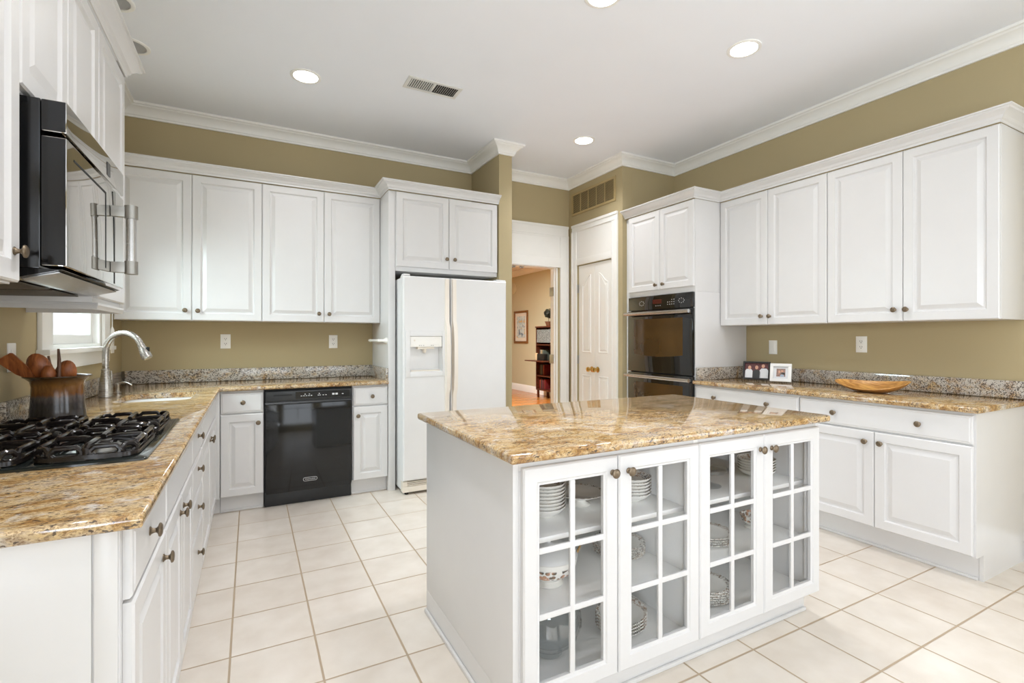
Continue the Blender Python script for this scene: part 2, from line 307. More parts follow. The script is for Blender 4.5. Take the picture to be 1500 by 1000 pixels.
# ------------------------------------------------------------------ mesh builder
class MB:
    def __init__(s, f=None):
        s.bm = bmesh.new(); s.f = f or (lambda u, w, z: Vector((u, w, z)))
    def v(s, p): return s.bm.verts.new(s.f(*p))
    def face(s, vs):
        try: return s.bm.faces.new(vs)
        except ValueError: return None
    def box(s, a0, a1, b0, b1, c0, c1, bev=0.0):
        ps = [(a, b, c) for a in (a0, a1) for b in (b0, b1) for c in (c0, c1)]
        vs = [s.v(p) for p in ps]
        fs = [s.face([vs[i] for i in q]) for q in ((0, 1, 3, 2), (4, 6, 7, 5), (0, 4, 5, 1), (2, 3, 7, 6), (0, 2, 6, 4), (1, 5, 7, 3))]
        if bev:
            es = list({e for f in fs if f for e in f.edges})
            bmesh.ops.bevel(s.bm, geom=es, offset=bev, segments=2, affect='EDGES', profile=0.6)
        return s
    def rings(s, rs, cap0=True, cap1=True, closed=True):
        rv = [[s.v(p) for p in r] for r in rs]
        n = len(rv[0])
        for a, b in zip(rv, rv[1:]):
            for i in range(n if closed else n-1):
                j = (i+1) % n
                s.face([a[i], a[j], b[j], b[i]])
        if cap0: s.face(list(reversed(rv[0])))
        if cap1: s.face(rv[-1])
        return s
    def prism(s, poly, off):
        """extrude a planar polygon of (u,w,z) points by off"""
        return s.rings([poly, [tuple(p[k]+off[k] for k in range(3)) for p in poly]])
    def lathe(s, c, prof, axis='z', n=24, sx=1.0, sy=1.0, caps=True):
        rs = []
        for r, h in prof:
            ring = []
            for i in range(n):
                a = 2*PI*i/n; x, y = r*math.cos(a)*sx, r*math.sin(a)*sy
                if axis == 'z': ring.append((c[0]+x, c[1]+y, c[2]+h))
                elif axis == 'w': ring.append((c[0]+x, c[1]+h, c[2]+y))
                else: ring.append((c[0]+h, c[1]+x, c[2]+y))
            rs.append(ring)
        return s.rings(rs, caps, caps)
    def tube(s, path, r, n=8, closed=False, flat=None):
        P = [Vector(p) for p in path]; m = len(P); rs = []
        up = None
        for i, p in enumerate(P):
            if closed: t = P[(i+1) % m]-P[(i-1) % m]
            else: t = (P[min(i+1, m-1)]-P[max(i-1, 0)])
            t.normalize()
            if up is None: up = Vector((0, 0, 1)) if abs(t.z) < 0.9 else Vector((1, 0, 0))
            side = t.cross(up)
            if side.length < 1e-4: side = t.cross(Vector((0.3, 1, 0.2)))
            side.normalize(); up2 = side.cross(t).normalized(); up = up2
            rr = r[i] if isinstance(r, (list, tuple)) else r
            ring = []
            for k in range(n):
                a = 2*PI*k/n+PI/n
                ca, sa = math.cos(a)*rr, math.sin(a)*rr
                if flat: sa *= flat
                q = p+side*ca+up2*sa; ring.append(tuple(q))
            rs.append(ring)
        if closed: rs.append(rs[0]); return s.rings(rs, False, False)
        return s.rings(rs)
    def ball(s, c, r, n=12, sx=1, sy=1, sz=1):
        prof = [(max(1e-4, r*math.sin(PI*i/n)), -r*math.cos(PI*i/n)*sz) for i in range(n+1)]
        return s.lathe(c, prof, n=n*2 if n < 12 else 20, sx=sx, sy=sy)
    def build(s, name, mat, parent=None, origin=None, smooth=38):
        bm = s.bm
        bmesh.ops.remove_doubles(bm, verts=bm.verts, dist=1e-6)
        bmesh.ops.recalc_face_normals(bm, faces=bm.faces)
        o = Vector(origin) if origin is not None else (root_loc(parent) if parent else Vector((0, 0, 0)))
        bmesh.ops.translate(bm, verts=bm.verts, vec=-o)
        me = bpy.data.meshes.new(name); bm.to_mesh(me); bm.free()
        me.shade_smooth(); me.set_sharp_from_angle(angle=math.radians(smooth))
        me.materials.append(mat)
        ob = bpy.data.objects.new(name, me); COL.objects.link(ob)
        if parent: ob.parent = parent
        else: ob.location = o
        return ob
def root_loc(o):
    while o.parent: o = o.parent
    return Vector(o.location)
def tag(o, label, cat, group=None):
    o['label'] = label; o['category'] = cat
    if group: o['group'] = group
    return o
def thing(name, label, cat, loc, group=None):
    o = bpy.data.objects.new(name, None); COL.objects.link(o); o.location = loc; o.empty_display_size = 0.1
    return tag(o, label, cat, group)
def struct(o, label=None):
    o['kind'] = 'structure'
    if label: o['label'] = label
    return o
def copy_thing(src, loc, rotz=0.0, label=None, group=None):
    c = src.copy(); COL.objects.link(c); c.location = loc; c.rotation_euler = (0, 0, rotz)
    if label: c['label'] = label
    if group: c['group'] = group
    for ch in list(src.children):
        d = ch.copy(); COL.objects.link(d); d.parent = c
        for g in list(ch.children):
            e = g.copy(); COL.objects.link(e); e.parent = d
    return c
# frames that map (along, outward, up) to world
def face_back(y): return lambda u, w, z: Vector((u, y-w, z))        # fronts that face the camera side (-y)
def face_left(x): return lambda u, w, z: Vector((x+w, u, z))        # fronts on the left wall (+x)
def face_right(x): return lambda u, w, z: Vector((x-w, u, z))       # fronts on the right wall (-x)

# ------------------------------------------------------------------ cabinet pieces
def rect(u0, u1, z0, z1, i, w): return [(u0+i, w, z0+i), (u1-i, w, z0+i), (u1-i, w, z1-i), (u0+i, w, z1-i)]
T = 0.020
def raised_door(F, u0, u1, z0, z1, parent, name='door', st=0.058):
    g = 0.0015; u0 += g; u1 -= g
    mb = MB(F)
    mb.rings([rect(u0, u1, z0, z1, 0, 0.0), rect(u0, u1, z0, z1, 0, T-0.005), rect(u0, u1, z0, z1, 0.005, T),
              rect(u0, u1, z0, z1, st-0.006, T), rect(u0, u1, z0, z1, st+0.001, T-0.011), rect(u0, u1, z0, z1, st+0.009, T-0.011),
              rect(u0, u1, z0, z1, st+0.034, T-0.001), rect(u0, u1, z0, z1, st+0.038, T-0.001)])
    return mb.build(name, M['cab'], parent, smooth=20)
def slab(F, u0, u1, z0, z1, parent, name='drawer'):
    g = 0.0015; u0 += g; u1 -= g
    mb = MB(F)
    mb.rings([rect(u0, u1, z0, z1, 0, 0.0), rect(u0, u1, z0, z1, 0, T-0.008), rect(u0, u1, z0, z1, 0.004, T-0.004),
              rect(u0, u1, z0, z1, 0.010, T-0.003), rect(u0, u1, z0, z1, 0.014, T), rect(u0, u1, z0, z1, 0.018, T)])
    return mb.build(name, M['cab'], parent, smooth=20)
def knob(F, u, z, parent, mat='knob'):
    mb = MB(F)
    mb.lathe((u, T, z), [(0.0105, 0.0), (0.0105, 0.002), (0.0075, 0.004), (0.0055, 0.009), (0.0055, 0.013), (0.009, 0.0165),
                         (0.0155, 0.0185), (0.0165, 0.021), (0.0150, 0.0235), (0.0110, 0.0255), (0.0102, 0.0250), (0.0060, 0.0262), (0.001, 0.0265)], axis='w', n=18)
    return mb.build('knob', M[mat], parent)
def unit(name, label, F, u0, u1, z0, z1, depth, loc, doors=(), drawers=(), toe=0, group=None, filler=None):
    """closed carcass behind the fronts, fronts at w in 0..T; doors: (u0,u1,z0,z1,ku,kz); drawers: (u0,u1,z0,z1,[(ku,kz)...])"""
    t = thing(name, label, 'cabinet', loc, group)
    MB(F).box(u0+0.0005, u1-0.0005, -depth, -0.0005, z0, z1, 0.001).build('carcass', M['cab'], t)
    for d in doors:
        o = raised_door(F, *d[:4], t)
        if d[4] is not None: knob(F, d[4], d[5], o)
    for d in drawers:
        o = slab(F, *d[:4], t, name='drawer' if d[4] else 'false_front')
        for ku, kz in d[4]: knob(F, ku, kz, o)
    if toe:
        mb = MB(F); mb.box(u0+0.001, u1-0.001, -depth, -toe, 0.0, z0-0.0005)
        mb.box(u0+0.001, u1-0.001, -toe, -toe+0.012, 0.0, 0.016, 0.004)
        mb.build('toe_kick', M['cab'], t)
    return t

# ------------------------------------------------------------------ the room
struct(MB().box(XL-0.4, XR+0.4, YF-0.4, 4.71, -0.10, 0.0).build('floor', M['tile']), 'cream square tiled kitchen floor with tan grout')
struct(MB().box(XL-0.4, XR+0.4, YF-0.4, 4.75, ZC, ZC+0.1).build('ceiling', M['ceil']), 'smooth white kitchen ceiling')
def wall_with_holes(name, along, u0, u1, z0, z1, holes, plane, thick, label, mat='wall'):
    """wall slab with rectangular holes; along 'x' (plane = y) or 'y' (plane = x); thick grows away from the room"""
    mb = MB((lambda u, w, z: Vector((u, plane+w, z))) if along == 'x' else (lambda u, w, z: Vector((plane+w, u, z))))
    a, b = (0, thick) if thick > 0 else (thick, 0)
    us = sorted({u0, u1, *[h[0] for h in holes], *[h[1] for h in holes]})
    zs = sorted({z0, z1, *[h[2] for h in holes], *[h[3] for h in holes]})
    for i in range(len(us)-1):
        for j in range(len(zs)-1):
            cu, cz = (us[i]+us[i+1])/2, (zs[j]+zs[j+1])/2
            if any(h[0] < cu < h[1] and h[2] < cz < h[3] for h in holes): continue
            mb.box(us[i], us[i+1], a, b, zs[j], zs[j+1])
    return struct(mb.build(name, M[mat]), label)
WN = (3.13, 4.07, 1.205, 2.10)     # sink window opening along y, z
wall_with_holes('wall_left', 'y', YF, YB, 0, ZC, [WN, (-2.40, -0.60, 0.45, 2.45)], XL, -0.12, 'tan wall on the left with the sink window')
DW0, DW1, DWT = 2.24, 3.05, 2.06   # hall doorway
wall_with_holes('wall_back', 'x', XL-0.12, PX, 0, ZC, [(DW0, DW1, 0, DWT)], YB, 0.12, 'tan back wall behind sink run, refrigerator and hall doorway')
wall_with_holes('wall_right', 'y', YF, RY, 0, ZC, [(-2.15, -0.35, 0.2, 2.4)], XR, 0.12, 'tan wall on the right behind the serving counter')
wall_with_holes('wall_front', 'x', XL-0.12, XR+0.12, 0, ZC, [(-0.55, 1.25, 0.45, 2.45), (1.85, 3.65, 0.45, 2.45)], YF, -0.12, 'tan wall with two assumed windows facing the kitchen')
struct(MB().box(STX0, STX1, STY, YB-0.0005, 0, ZC-0.0005, 0.003).build('wall_stub', M['wall']), 'short tan wall end beside the refrigerator')
PD0, PD1, PDT = 3.885, 4.48, 2.055  # pantry doorway along y
wall_with_holes('wall_pantry', 'y', RY, YB-0.0005, 0, ZC-0.0005, [(PD0, PD1, 0, PDT)], PX, 0.12, 'tan pantry wall with white double doors and return grille')
struct(MB().box(PX+0.1205, XR+0.12, RY, RY+0.10, 0, ZC-0.0005).build('wall_return', M['wall']), 'short tan wall returning beside the oven cabinet')

def sweep(mb, path, prof, closed=False):
    """profile (out, z) swept along a horizontal polyline; 'out' is to the right-hand side of travel"""
    P = [Vector((p[0], p[1])) for p in path]; rs = []
    for i, p in enumerate(P):
        d0 = (P[i]-P[i-1]).normalized() if i > 0 else None
        d1 = (P[i+1]-P[i]).normalized() if i < len(P)-1 else None
        n0 = Vector((d0.y, -d0.x)) if d0 else None; n1 = Vector((d1.y, -d1.x)) if d1 else None
        if n0 is None: n = n1
        elif n1 is None: n = n0
        else:
            n = (n0+n1)/max(0.3, 1+n0.dot(n1))
        rs.append([(p.x+n.x*o, p.y+n.y*o, z) for o, z in prof])
    mb.rings(rs)
    return mb
room_path = [(XL, YF), (XL, YB), (STX0, YB), (STX0, STY), (STX1, STY), (STX1, YB), (PX, YB), (PX, RY), (XR, RY), (XR, YF)]
crown = [(0.0, -0.098), (0.014, -0.098), (0.016, -0.086), (0.022, -0.080), (0.026, -0.066), (0.038, -0.048), (0.056, -0.034), (0.072, -0.028),
         (0.078, -0.020), (0.090, -0.016), (0.092, -0.0005), (0.0, -0.0005)]
mb = MB(); sweep(mb, room_path, [(o, ZC+z) for o, z in crown])
struct(mb.build('trim_1', M['trim'], smooth=25), 'white crown molding around the kitchen ceiling')
base = [(0.0, 0.0), (0.016, 0.0), (0.016, 0.10), (0.010, 0.118), (0.006, 0.13), (0.0, 0.13)]
mb = MB(); sweep(mb, [(XR, 1.085), (XR, 0.0)], base)
struct(mb.build('baseboard_right', M['trim'], smooth=25), 'white baseboard on the right wall before the counter')
# assumed windows behind the camera, unseen, only there for daylight
def plain_window(name, F, u0, u1, z0, z1, nu, label):
    mb = MB(F); f = 0.05
    mb.box(u0, u1, -0.10, 0.0, z0, z0+f); mb.box(u0, u1, -0.10, 0.0, z1-f, z1); mb.box(u0, u0+f, -0.10, 0.0, z0+f, z1-f); mb.box(u1-f, u1, -0.10, 0.0, z0+f, z1-f)
    for k in range(1, nu): 
        c = u0+(u1-u0)*k/nu; mb.box(c-0.02, c+0.02, -0.08, -0.03, z0+f, z1-f)
    c = (z0+z1)/2; mb.box(u0+f, u1-f, -0.08, -0.03, c-0.02, c+0.02)
    mb.box(u0-0.07, u1+0.07, 0.001, 0.02, z1, z1+0.07); mb.box(u0-0.07, u1+0.07, 0.001, 0.03, z0-0.07, z0)
    mb.box(u0-0.07, u0, 0.001, 0.02, z0, z1); mb.box(u1, u1+0.07, 0.001, 0.02, z0, z1)
    o = struct(mb.build(name, M['trim']), label)
face_front = lambda u, w, z: Vector((u, YF+w, z))
plain_window('assumed_window_2', face_front, -0.55, 1.25, 0.45, 2.45, 2, 'assumed tall white window, unseen behind the camera near the left')
plain_window('assumed_window_3', face_front, 1.85, 3.65, 0.45, 2.45, 2, 'assumed tall white window, unseen behind the camera near the right')
plain_window('assumed_window_4', face_right(XR), -2.15, -0.35, 0.2, 2.4, 2, 'assumed tall glazed opening, unseen in the right wall behind the camera')

plain_window('added_window_5', face_left(XL), -2.40, -0.60, 0.45, 2.45, 2, 'added tall white window, unseen in the left wall behind the camera')

# sink window on the left wall
F = face_left(XL)
u0, u1, z0, z1 = WN
mb = MB(F)
mb.box(u0-0.145, u0-0.005, 0.0005, 0.020, z0-0.045, z1+0.10, 0.004); mb.box(u1+0.005, u1+0.145, 0.0005, 0.020, z0-0.045, z1+0.10, 0.004)
mb.box(u0-0.145, u1+0.145, 0.0005, 0.022, z1+0.10, z1+0.20, 0.004)
mb.box(u0-0.16, u1+0.16, 0.0005, 0.050, z0-0.025, z0, 0.004)           # stool
mb.box(u0-0.145, u1+0.145, 0.0005, 0.018, z0-0.105, z0-0.026, 0.004)   # apron
mb.box(u0, u0+0.035, -0.115, 0.0, z0, z1); mb.box(u1-0.035, u1, -0.115, 0.0, z0, z1); mb.box(u0+0.035, u1-0.035, -0.115, 0.0, z1-0.035, z1); mb.box(u0+0.035, u1-0.035, -0.115, -0.0, z0, z0+0.02)
win = struct(mb.build('window_1', M['trim']), 'small white double-hung window above the kitchen sink')
mb = MB(F)
a0, a1, c0, c1 = u0+0.036, u1-0.036, z0+0.021, z1-0.036
mb.box(a0, a1, -0.075, -0.035, c0, c0+0.05, 0.003); mb.box(a0, a1, -0.075, -0.035, c1-0.04, c1, 0.003); mb.box(a0, a0+0.04, -0.075, -0.035, c0+0.05, c1-0.04, 0.003); mb.box(a1-0.04, a1, -0.075, -0.035, c0+0.05, c1-0.04, 0.003)
mb.box(a0, a1, -0.095, -0.055, 1.63, 1.67, 0.003)
mb.build('sash', M['trim'], win)
MB(F).box(a0+0.04, a1-0.04, -0.057, -0.053, c0+0.05, c1-0.04).build('pane', M['glass'], win)
# outside: a neighbouring house with a window and lawn
nb = thing('house', 'pale sided neighbouring house seen through the sink window', 'house', (-6.0, 9.0, 0.0))
mb = MB()
for k in range(28): mb.prism([(-5.99, 2.0, -0.6+k*0.16), (-5.955, 2.0, -0.6+k*0.16), (-5.985, 2.0, -0.44+k*0.16)], (0, 16.0, 0))
mb.box(-9.0, -6.0, 2.0, 18.0, -0.6, 4.2); mb.build('wall_siding', M['siding'], nb)
mb = MB(); mb.box(-5.95, -5.90, 10.2, 11.9, 0.4, 2.6, 0.01); mb.build('window_frame', M['trim'], nb)
MB().box(-5.905, -5.89, 10.4, 11.7, 0.6, 2.4).build('window_pane', M['shade'], nb)
struct(MB().box(-30, XL-0.45, -20, 30, -0.75, -0.6).build('ground', M['lawn']), 'green lawn outside the sink window')

# ------------------------------------------------------------------ hall beyond the doorway
HX, HC = 5.70, 2.86
struct(MB().box(1.4, HX+0.12, 4.712, 13.0, -0.10, 0.0).build('floor_hall', M['planks']), 'orange oak strip floor of the hall')
struct(MB().box(1.4, HX+0.12, 4.775, 13.0, HC, HC+0.1).build('ceiling_hall', M['ceil']), 'white ceiling of the hall')
struct(MB().box(HX, HX+0.12, 4.775, 13.0, 0.0, HC-0.0005).build('wall_hall_right', M['hallwall']), 'beige hall wall with framed picture and desk')
struct(MB().box(1.4, HX-0.0005, 12.88, 13.0, 0.0, HC-0.0005).build('wall_hall_far', M['hallwall']), 'beige far wall of the hall')
struct(MB().box(1.28, 1.3995, 4.775, 13.0, 0.0, HC-0.0005).build('wall_hall_left', M['hallwall']), 'beige left wall of the hall')
struct(MB().box(PX+0.1205, HX-0.0005, 4.6505, 4.77, 0.0, HC-0.0005).build('wall_hall_near', M['hallwall']), 'beige near wall of the hall beside the doorway')
mb = MB(); sweep(mb, [(HX, 12.87), (HX, 4.8)], [(o, HC+z*1.2) for o, z in crown]); struct(mb.build('trim_2', M['trim'], smooth=25), 'white crown molding along the hall wall')
mb = MB(); sweep(mb, [(HX, 12.87), (HX, 4.8)], [(o, z*1.2) for o, z in base]); struct(mb.build('baseboard_hall', M['trim'], smooth=25), 'white baseboard along the hall wall')
lp = thing('added_hall_lamp', 'round white lamp added out of view on the hall ceiling', 'lamp', (3.3, 7.6, HC))  # unseen lamp added to brighten the hall
MB().lathe((3.3, 7.6, HC), [(0.17, -0.0005), (0.17, -0.03), (0.15, -0.035)], n=28).build('canopy', M['trim'], lp)
MB().lathe((3.3, 7.6, HC), [(0.15, -0.036), (0.13, -0.07), (0.08, -0.095), (0.001, -0.10)], n=28).build('lamp_shade', emit('added_hall_lamp_glass', (255, 236, 205), 4.0), lp)
area('added_hall_light', (3.3, 7.6, HC-0.12), (0, 0, 0), 0.3, 0.3, 230, (0.90, 0.97, 1.0), 'DISK')

# hall doorway: casing, solid transom panel, jamb
F = face_back(YB)
mb = MB(F)
def casing_board(mb, u0, u1, z0, z1, inner):
    """flat casing with a raised back band on the outer edge; inner = 'l','r','b' side that faces the opening"""
    mb.box(u0, u1, 0.0005, 0.016, z0, z1, 0.003)
    b = 0.028
    if inner == 'l': mb.box(u1-b, u1, 0.016, 0.026, z0, z1, 0.004); mb.box(u0, u0+0.012, 0.016, 0.020, z0, z1, 0.002)
    elif inner == 'r': mb.box(u0, u0+b, 0.016, 0.026, z0, z1, 0.004); mb.box(u1-0.012, u1, 0.016, 0.020, z0, z1, 0.002)
    else: mb.box(u0, u1, 0.016, 0.026, z1-b, z1, 0.004); mb.box(u0, u1, 0.016, 0.020, z0, z0+0.012, 0.002)
casing_board(mb, 3.075, 3.185, 0.0, 2.40, 'l'); casing_board(mb, 2.137, 2.225, 0.0, 2.40, 'r'); casing_board(mb, 2.137, 3.185, 2.40, 2.515, 'b')
mb.box(2.225, 3.075, 0.0005, 0.010, 2.06, 2.40); mb.box(2.225, 3.075, 0.010, 0.018, 2.06, 2.15, 0.003); mb.box(2.225, 3.075, 0.010, 0.016, 2.38, 2.40, 0.002)
mb.box(2.225, 3.075, 0.010, 0.028, 2.045, 2.06, 0.003)
mb.box(3.03, 3.049, -0.119, 0.0, 0.0, 2.045); mb.box(2.241, 2.26, -0.119, 0.0, 0.0, 2.045); mb.box(2.26, 3.03, -0.119, 0.0, 2.04, 2.058)
mb.box(3.018, 3.03, -0.07, -0.03, 0.0, 2.04, 0.002)
t3 = struct(mb.build('trim_3', M['trim'], smooth=25), 'white casing and transom panel of the hall doorway')
for z in (1.78, 1.02, 0.25): MB().box(3.012, 3.0175, YB+0.030, YB+0.115, z-0.05, z+0.05, 0.002).build('hinge', M['alum'], t3)
for ux in (2.50, 2.526, 2.60, 2.626):
    cl = MB(); cl.lathe((ux, YB+0.05, 2.034), [(0.004, 0.006), (0.012, 0.0), (0.012, -0.012), (0.006, -0.016)], n=12); cl.build('door_catch', M['alum'], t3)

# pantry: casing, transom panel, two narrow leaves with half-arched panels
F = face_right(PX)
mb = MB(F)
casing_board(mb, 3.795, 3.880, 0.0, 2.43, 'r'); casing_board(mb, 4.485, 4.570, 0.0, 2.43, 'l'); casing_board(mb, 3.795, 4.570, 2.43, 2.51, 'b')
mb.box(3.880, 4.485, 0.0005, 0.008, 2.06, 2.43); mb.box(3.880, 4.485, 0.008, 0.014, 2.06, 2.13, 0.003)
struct(mb.build('trim_4', M['trim'], smooth=25), 'white casing and transom panel of the pantry')
def leaf(name, u0, u1, rise_at_high_u, label):
    # slab slightly set into the wall
    mb = MB(F); mb.box(u0, u1, -0.045, -0.010, 0.012, 2.05, 0.002)
    mgn = 0.065
    a, b = u0+mgn, u1-mgn
    def panel(z0, zt, arch):
        rs = []
        for d, w_ in ((0.0, -0.012), (0.0, -0.0095), (0.004, -0.003), (0.010, -0.003), (0.015, -0.0092), (0.021, -0.0092), (0.036, -0.004), (0.038, -0.004)):
            pts = [(a+d, w_, z0+d), (b-d, w_, z0+d)]
            for k in range(14):
                t = 1-k/13.0; s_ = t*t*(3-2*t)
                if not rise_at_high_u: s_ = 1-s_
                pts.append((a+d+(b-a-2*d)*t, w_, zt-d*1.15+arch*s_))
            rs.append(pts)
        mb.rings(rs)
    panel(1.10, 1.84, 0.10); panel(0.16, 0.86, 0.0)
    d = struct(mb.build(name, M['trim'], smooth=6), label)
    return d
um = (PD0+PD1)/2
dA = leaf('door_1', PD0+0.012, um-0.0015, True, 'white pantry door leaf nearer the ovens with half-arched panel')
dB = leaf('door_2', um+0.0015, PD1-0.012, False, 'white pantry door leaf nearer the hall doorway with half-arched panel')
for d, u, s_ in ((dA, um-0.05, 1), (dB, um+0.05, -1)):
    k = MB(F); k.lathe((u, -0.010, 0.925), [(0.030, 0.0), (0.030, 0.004), (0.024, 0.008), (0.011, 0.012), (0.010, 0.030), (0.022, 0.038), (0.027, 0.050), (0.024, 0.062), (0.014, 0.069), (0.001, 0.071)], axis='w', n=20)
    k.build('knob', M['brass'], d)
for d, u in ((dA, PD0+0.006), (dB, PD1-0.006)):
    for z in (1.80, 1.02, 0.25):
        k = MB(F); k.box(u-0.006, u+0.012, -0.010, -0.002, z-0.045, z+0.045, 0.002); k.tube([(u, 0.0, z-0.047), (u, 0.0, z+0.047)], 0.006, 8); k.build('hinge', M['alum'], d)

# return-air grille above the pantry
vt = thing('return_grille', 'tan painted return grille of five louvred bays above the pantry', 'vent', (PX-0.002, 4.21, 2.64))
mb = MB(F); a, b, c0, c1 = 3.83, 4.585, 2.62, 2.87
mb.box(a, b, 0.0005, 0.010, c0, c0+0.028, 0.003); mb.box(a, b, 0.0005, 0.010, c1-0.028, c1, 0.003); mb.box(a, a+0.028, 0.0005, 0.010, c0+0.028, c1-0.028, 0.003); mb.box(b-0.028, b, 0.0005, 0.010, c0+0.028, c1-0.028, 0.003)
for k in range(1, 5):
    c = a+0.028+(b-a-0.056)*k/5; mb.box(c-0.004, c+0.004, 0.0025, 0.010, c0+0.028, c1-0.028)
mb.build('frame', M['tanvent'], vt)
mb = MB(F)
for k in range(16):
    z = c0+0.034+k*0.0118; mb.prism([(a+0.028, 0.003, z+0.008), (a+0.028, 0.0085, z), (a+0.028, 0.0095, z+0.001), (a+0.028, 0.004, z+0.009)], (b-a-0.056, 0, 0))
mb.build('louvre', M['tanvent'], vt)
MB(F).box(a+0.02, b-0.02, 0.0005, 0.002, c0+0.02, c1-0.02).build('backing', M['dark'], vt)
# ceiling register
cv = thing('ceiling_vent', 'white two-bank ceiling register near the back of the kitchen', 'vent', (1.14, 3.34, ZC))
x0, x1, y0, y1 = 0.945, 1.335, 3.255, 3.425
mb = MB(); z = ZC-0.0005
mb.box(x0, x1, y0, y0+0.025, z-0.006, z, 0.002); mb.box(x0, x1, y1-0.025, y1, z-0.006, z, 0.002); mb.box(x0, x0+0.025, y0+0.025, y1-0.025, z-0.006, z, 0.002); mb.box(x1-0.025, x1, y0+0.025, y1-0.025, z-0.006, z, 0.002)
mb.box(1.135, 1.145, y0+0.025, y1-0.025, z-0.006, z)
mb.build('frame', M['vent'], cv)
mb = MB()
for k in range(11):
    for (xa, sgn) in ((x0+0.030, 1), (1.150, -1)):
        xx = xa+k*0.0150
        mb.prism([(xx, y0+0.025, z-0.0015), (xx+0.0012, y0+0.025, z-0.0015), (xx+0.0012+sgn*0.005, y0+0.025, z-0.007), (xx+sgn*0.005, y0+0.025, z-0.007)], (0, y1-y0-0.05, 0))
mb.build('louvre', M['vent'], cv)
MB().box(x0+0.02, x1-0.02, y0+0.02, y1-0.02, z-0.0012, z).build('backing', M['dark'], cv)

# recessed lights
def can(x, y, lit, label, power=8.0):
    t = thing('recessed_light', label, 'light', (x, y, ZC))
    z = ZC-0.0005
    MB().lathe((x, y, z), [(0.098, 0.0), (0.098, -0.004), (0.090, -0.008), (0.078, -0.006), (0.078, -0.001)], n=36, caps=False).build('trim_ring', M['trim'], t)
    if lit:
        MB().lathe((x, y, z), [(0.077, -0.002), (0.070, -0.005), (0.001, -0.006)], n=36).build('lens', M['lamp'], t)
        area('recessed_light_beam', (x, y, ZC-0.015), (0, 0, 0), 0.15, 0.15, power, (0.945, 0.955, 1.0), 'DISK', math.radians(125))
    else:
        MB().lathe((x, y, z), [(0.077, -0.002), (0.066, -0.0015), (0.001, -0.0012)], n=36).build('baffle', M['canin'], t)
        MB().lathe((x, y, z), [(0.040, -0.0022), (0.034, -0.0035), (0.001, -0.004)], n=28).build('bulb', M['canin'], t)
can(0.33, 3.60, True, 'glowing recessed ceiling light above the dishwasher end of the floor', 5.0)
can(2.64, 3.60, True, 'glowing recessed ceiling light in front of the pantry')
can(2.67, 2.00, True, 'glowing recessed ceiling light between island and right wall cabinets', 6.0)
can(0.33, 1.70, True, 'glowing recessed ceiling light added out of frame to brighten the left aisle', 8.0)  # unseen light added to brighten the left floor and island side
can(1.612, 2.03, True, 'glowing recessed ceiling light above the island, at the top edge of the photo')
can(-0.64, 3.72, False, 'unlit recessed ceiling light farther back above the sink')
can(-0.64, 3.26, False, 'unlit recessed ceiling light nearer, half behind left cabinet crown')
can(0.33, 0.40, True, 'assumed glowing recessed ceiling light, unseen near the camera', 4.5); can(2.67, 0.40, True, 'assumed glowing recessed ceiling light, unseen near the right wall', 3.0)  # both assumed and unseen; they only supply light
can(1.5, -1.6, True, 'assumed glowing recessed ceiling light, unseen behind the camera', 3.0)  # assumed and unseen; only supplies light

# ------------------------------------------------------------------ cabinets: back wall
FBU = face_back(4.35)          # upper carcass front; door faces at 4.33
LZ, HZ = 1.388, 2.468
U = 'white upper cabinets on the back wall'
unit('wall_cabinet', 'white two-door upper cabinet in the corner beside the sink window', FBU, -0.845, 0.08, LZ, HZ+0.005, 0.298, (-0.38, 4.5, LZ),
     [(-0.845, -0.384, LZ, HZ, -0.425, 1.462), (-0.384, 0.08, LZ, HZ, -0.345, 1.460)])
unit('wall_cabinet', 'white two-door upper cabinet above the dishwasher, next to the refrigerator panel', FBU, 0.08, 0.998, LZ, HZ+0.005, 0.298, (0.54, 4.5, LZ),
     [(0.08, 0.539, LZ, HZ, 0.497, 1.457), (0.539, 0.998, LZ, HZ, 0.577, 1.456)])
FOF = face_back(4.05)
unit('wall_cabinet', 'white two-door cabinet above the refrigerator', FOF, 1.058, 1.993, 1.815, HZ+0.005, 0.598, (1.52, 4.35, 1.815),
     [(1.060, 1.522, 1.850, HZ, 1.497, 1.937), (1.522, 1.990, 1.850, HZ, 1.570, 1.937)])
ep = MB().box(1.000, 1.056, 4.05, 4.648, 0.0, HZ+0.005, 0.002).build('end_panel', M['cab']); tag(ep, 'tall white end panel on the left of the refrigerator', 'panel')
ccrown = [(0.0, 0.0), (0.004, 0.0), (0.006, 0.012), (0.014, 0.018), (0.020, 0.032), (0.036, 0.046), (0.052, 0.052), (0.056, 0.060), (0.064, 0.062), (0.064, 0.070), (0.0, 0.070)]
def cab_crown(path, z, label, drop=0.0):
    mb = MB(); sweep(mb, path, [(o+0.0005, z+h) for o, h in ccrown])
    return tag(mb.build('cabinet_crown', M['cab'], smooth=25), label, 'molding')
cab_crown([(XL+0.003, 4.328), (0.998, 4.328), (0.998, 4.028), (1.9985, 4.028)], HZ+0.006, 'white crown molding along the back wall upper cabinets, stepping out over the refrigerator')

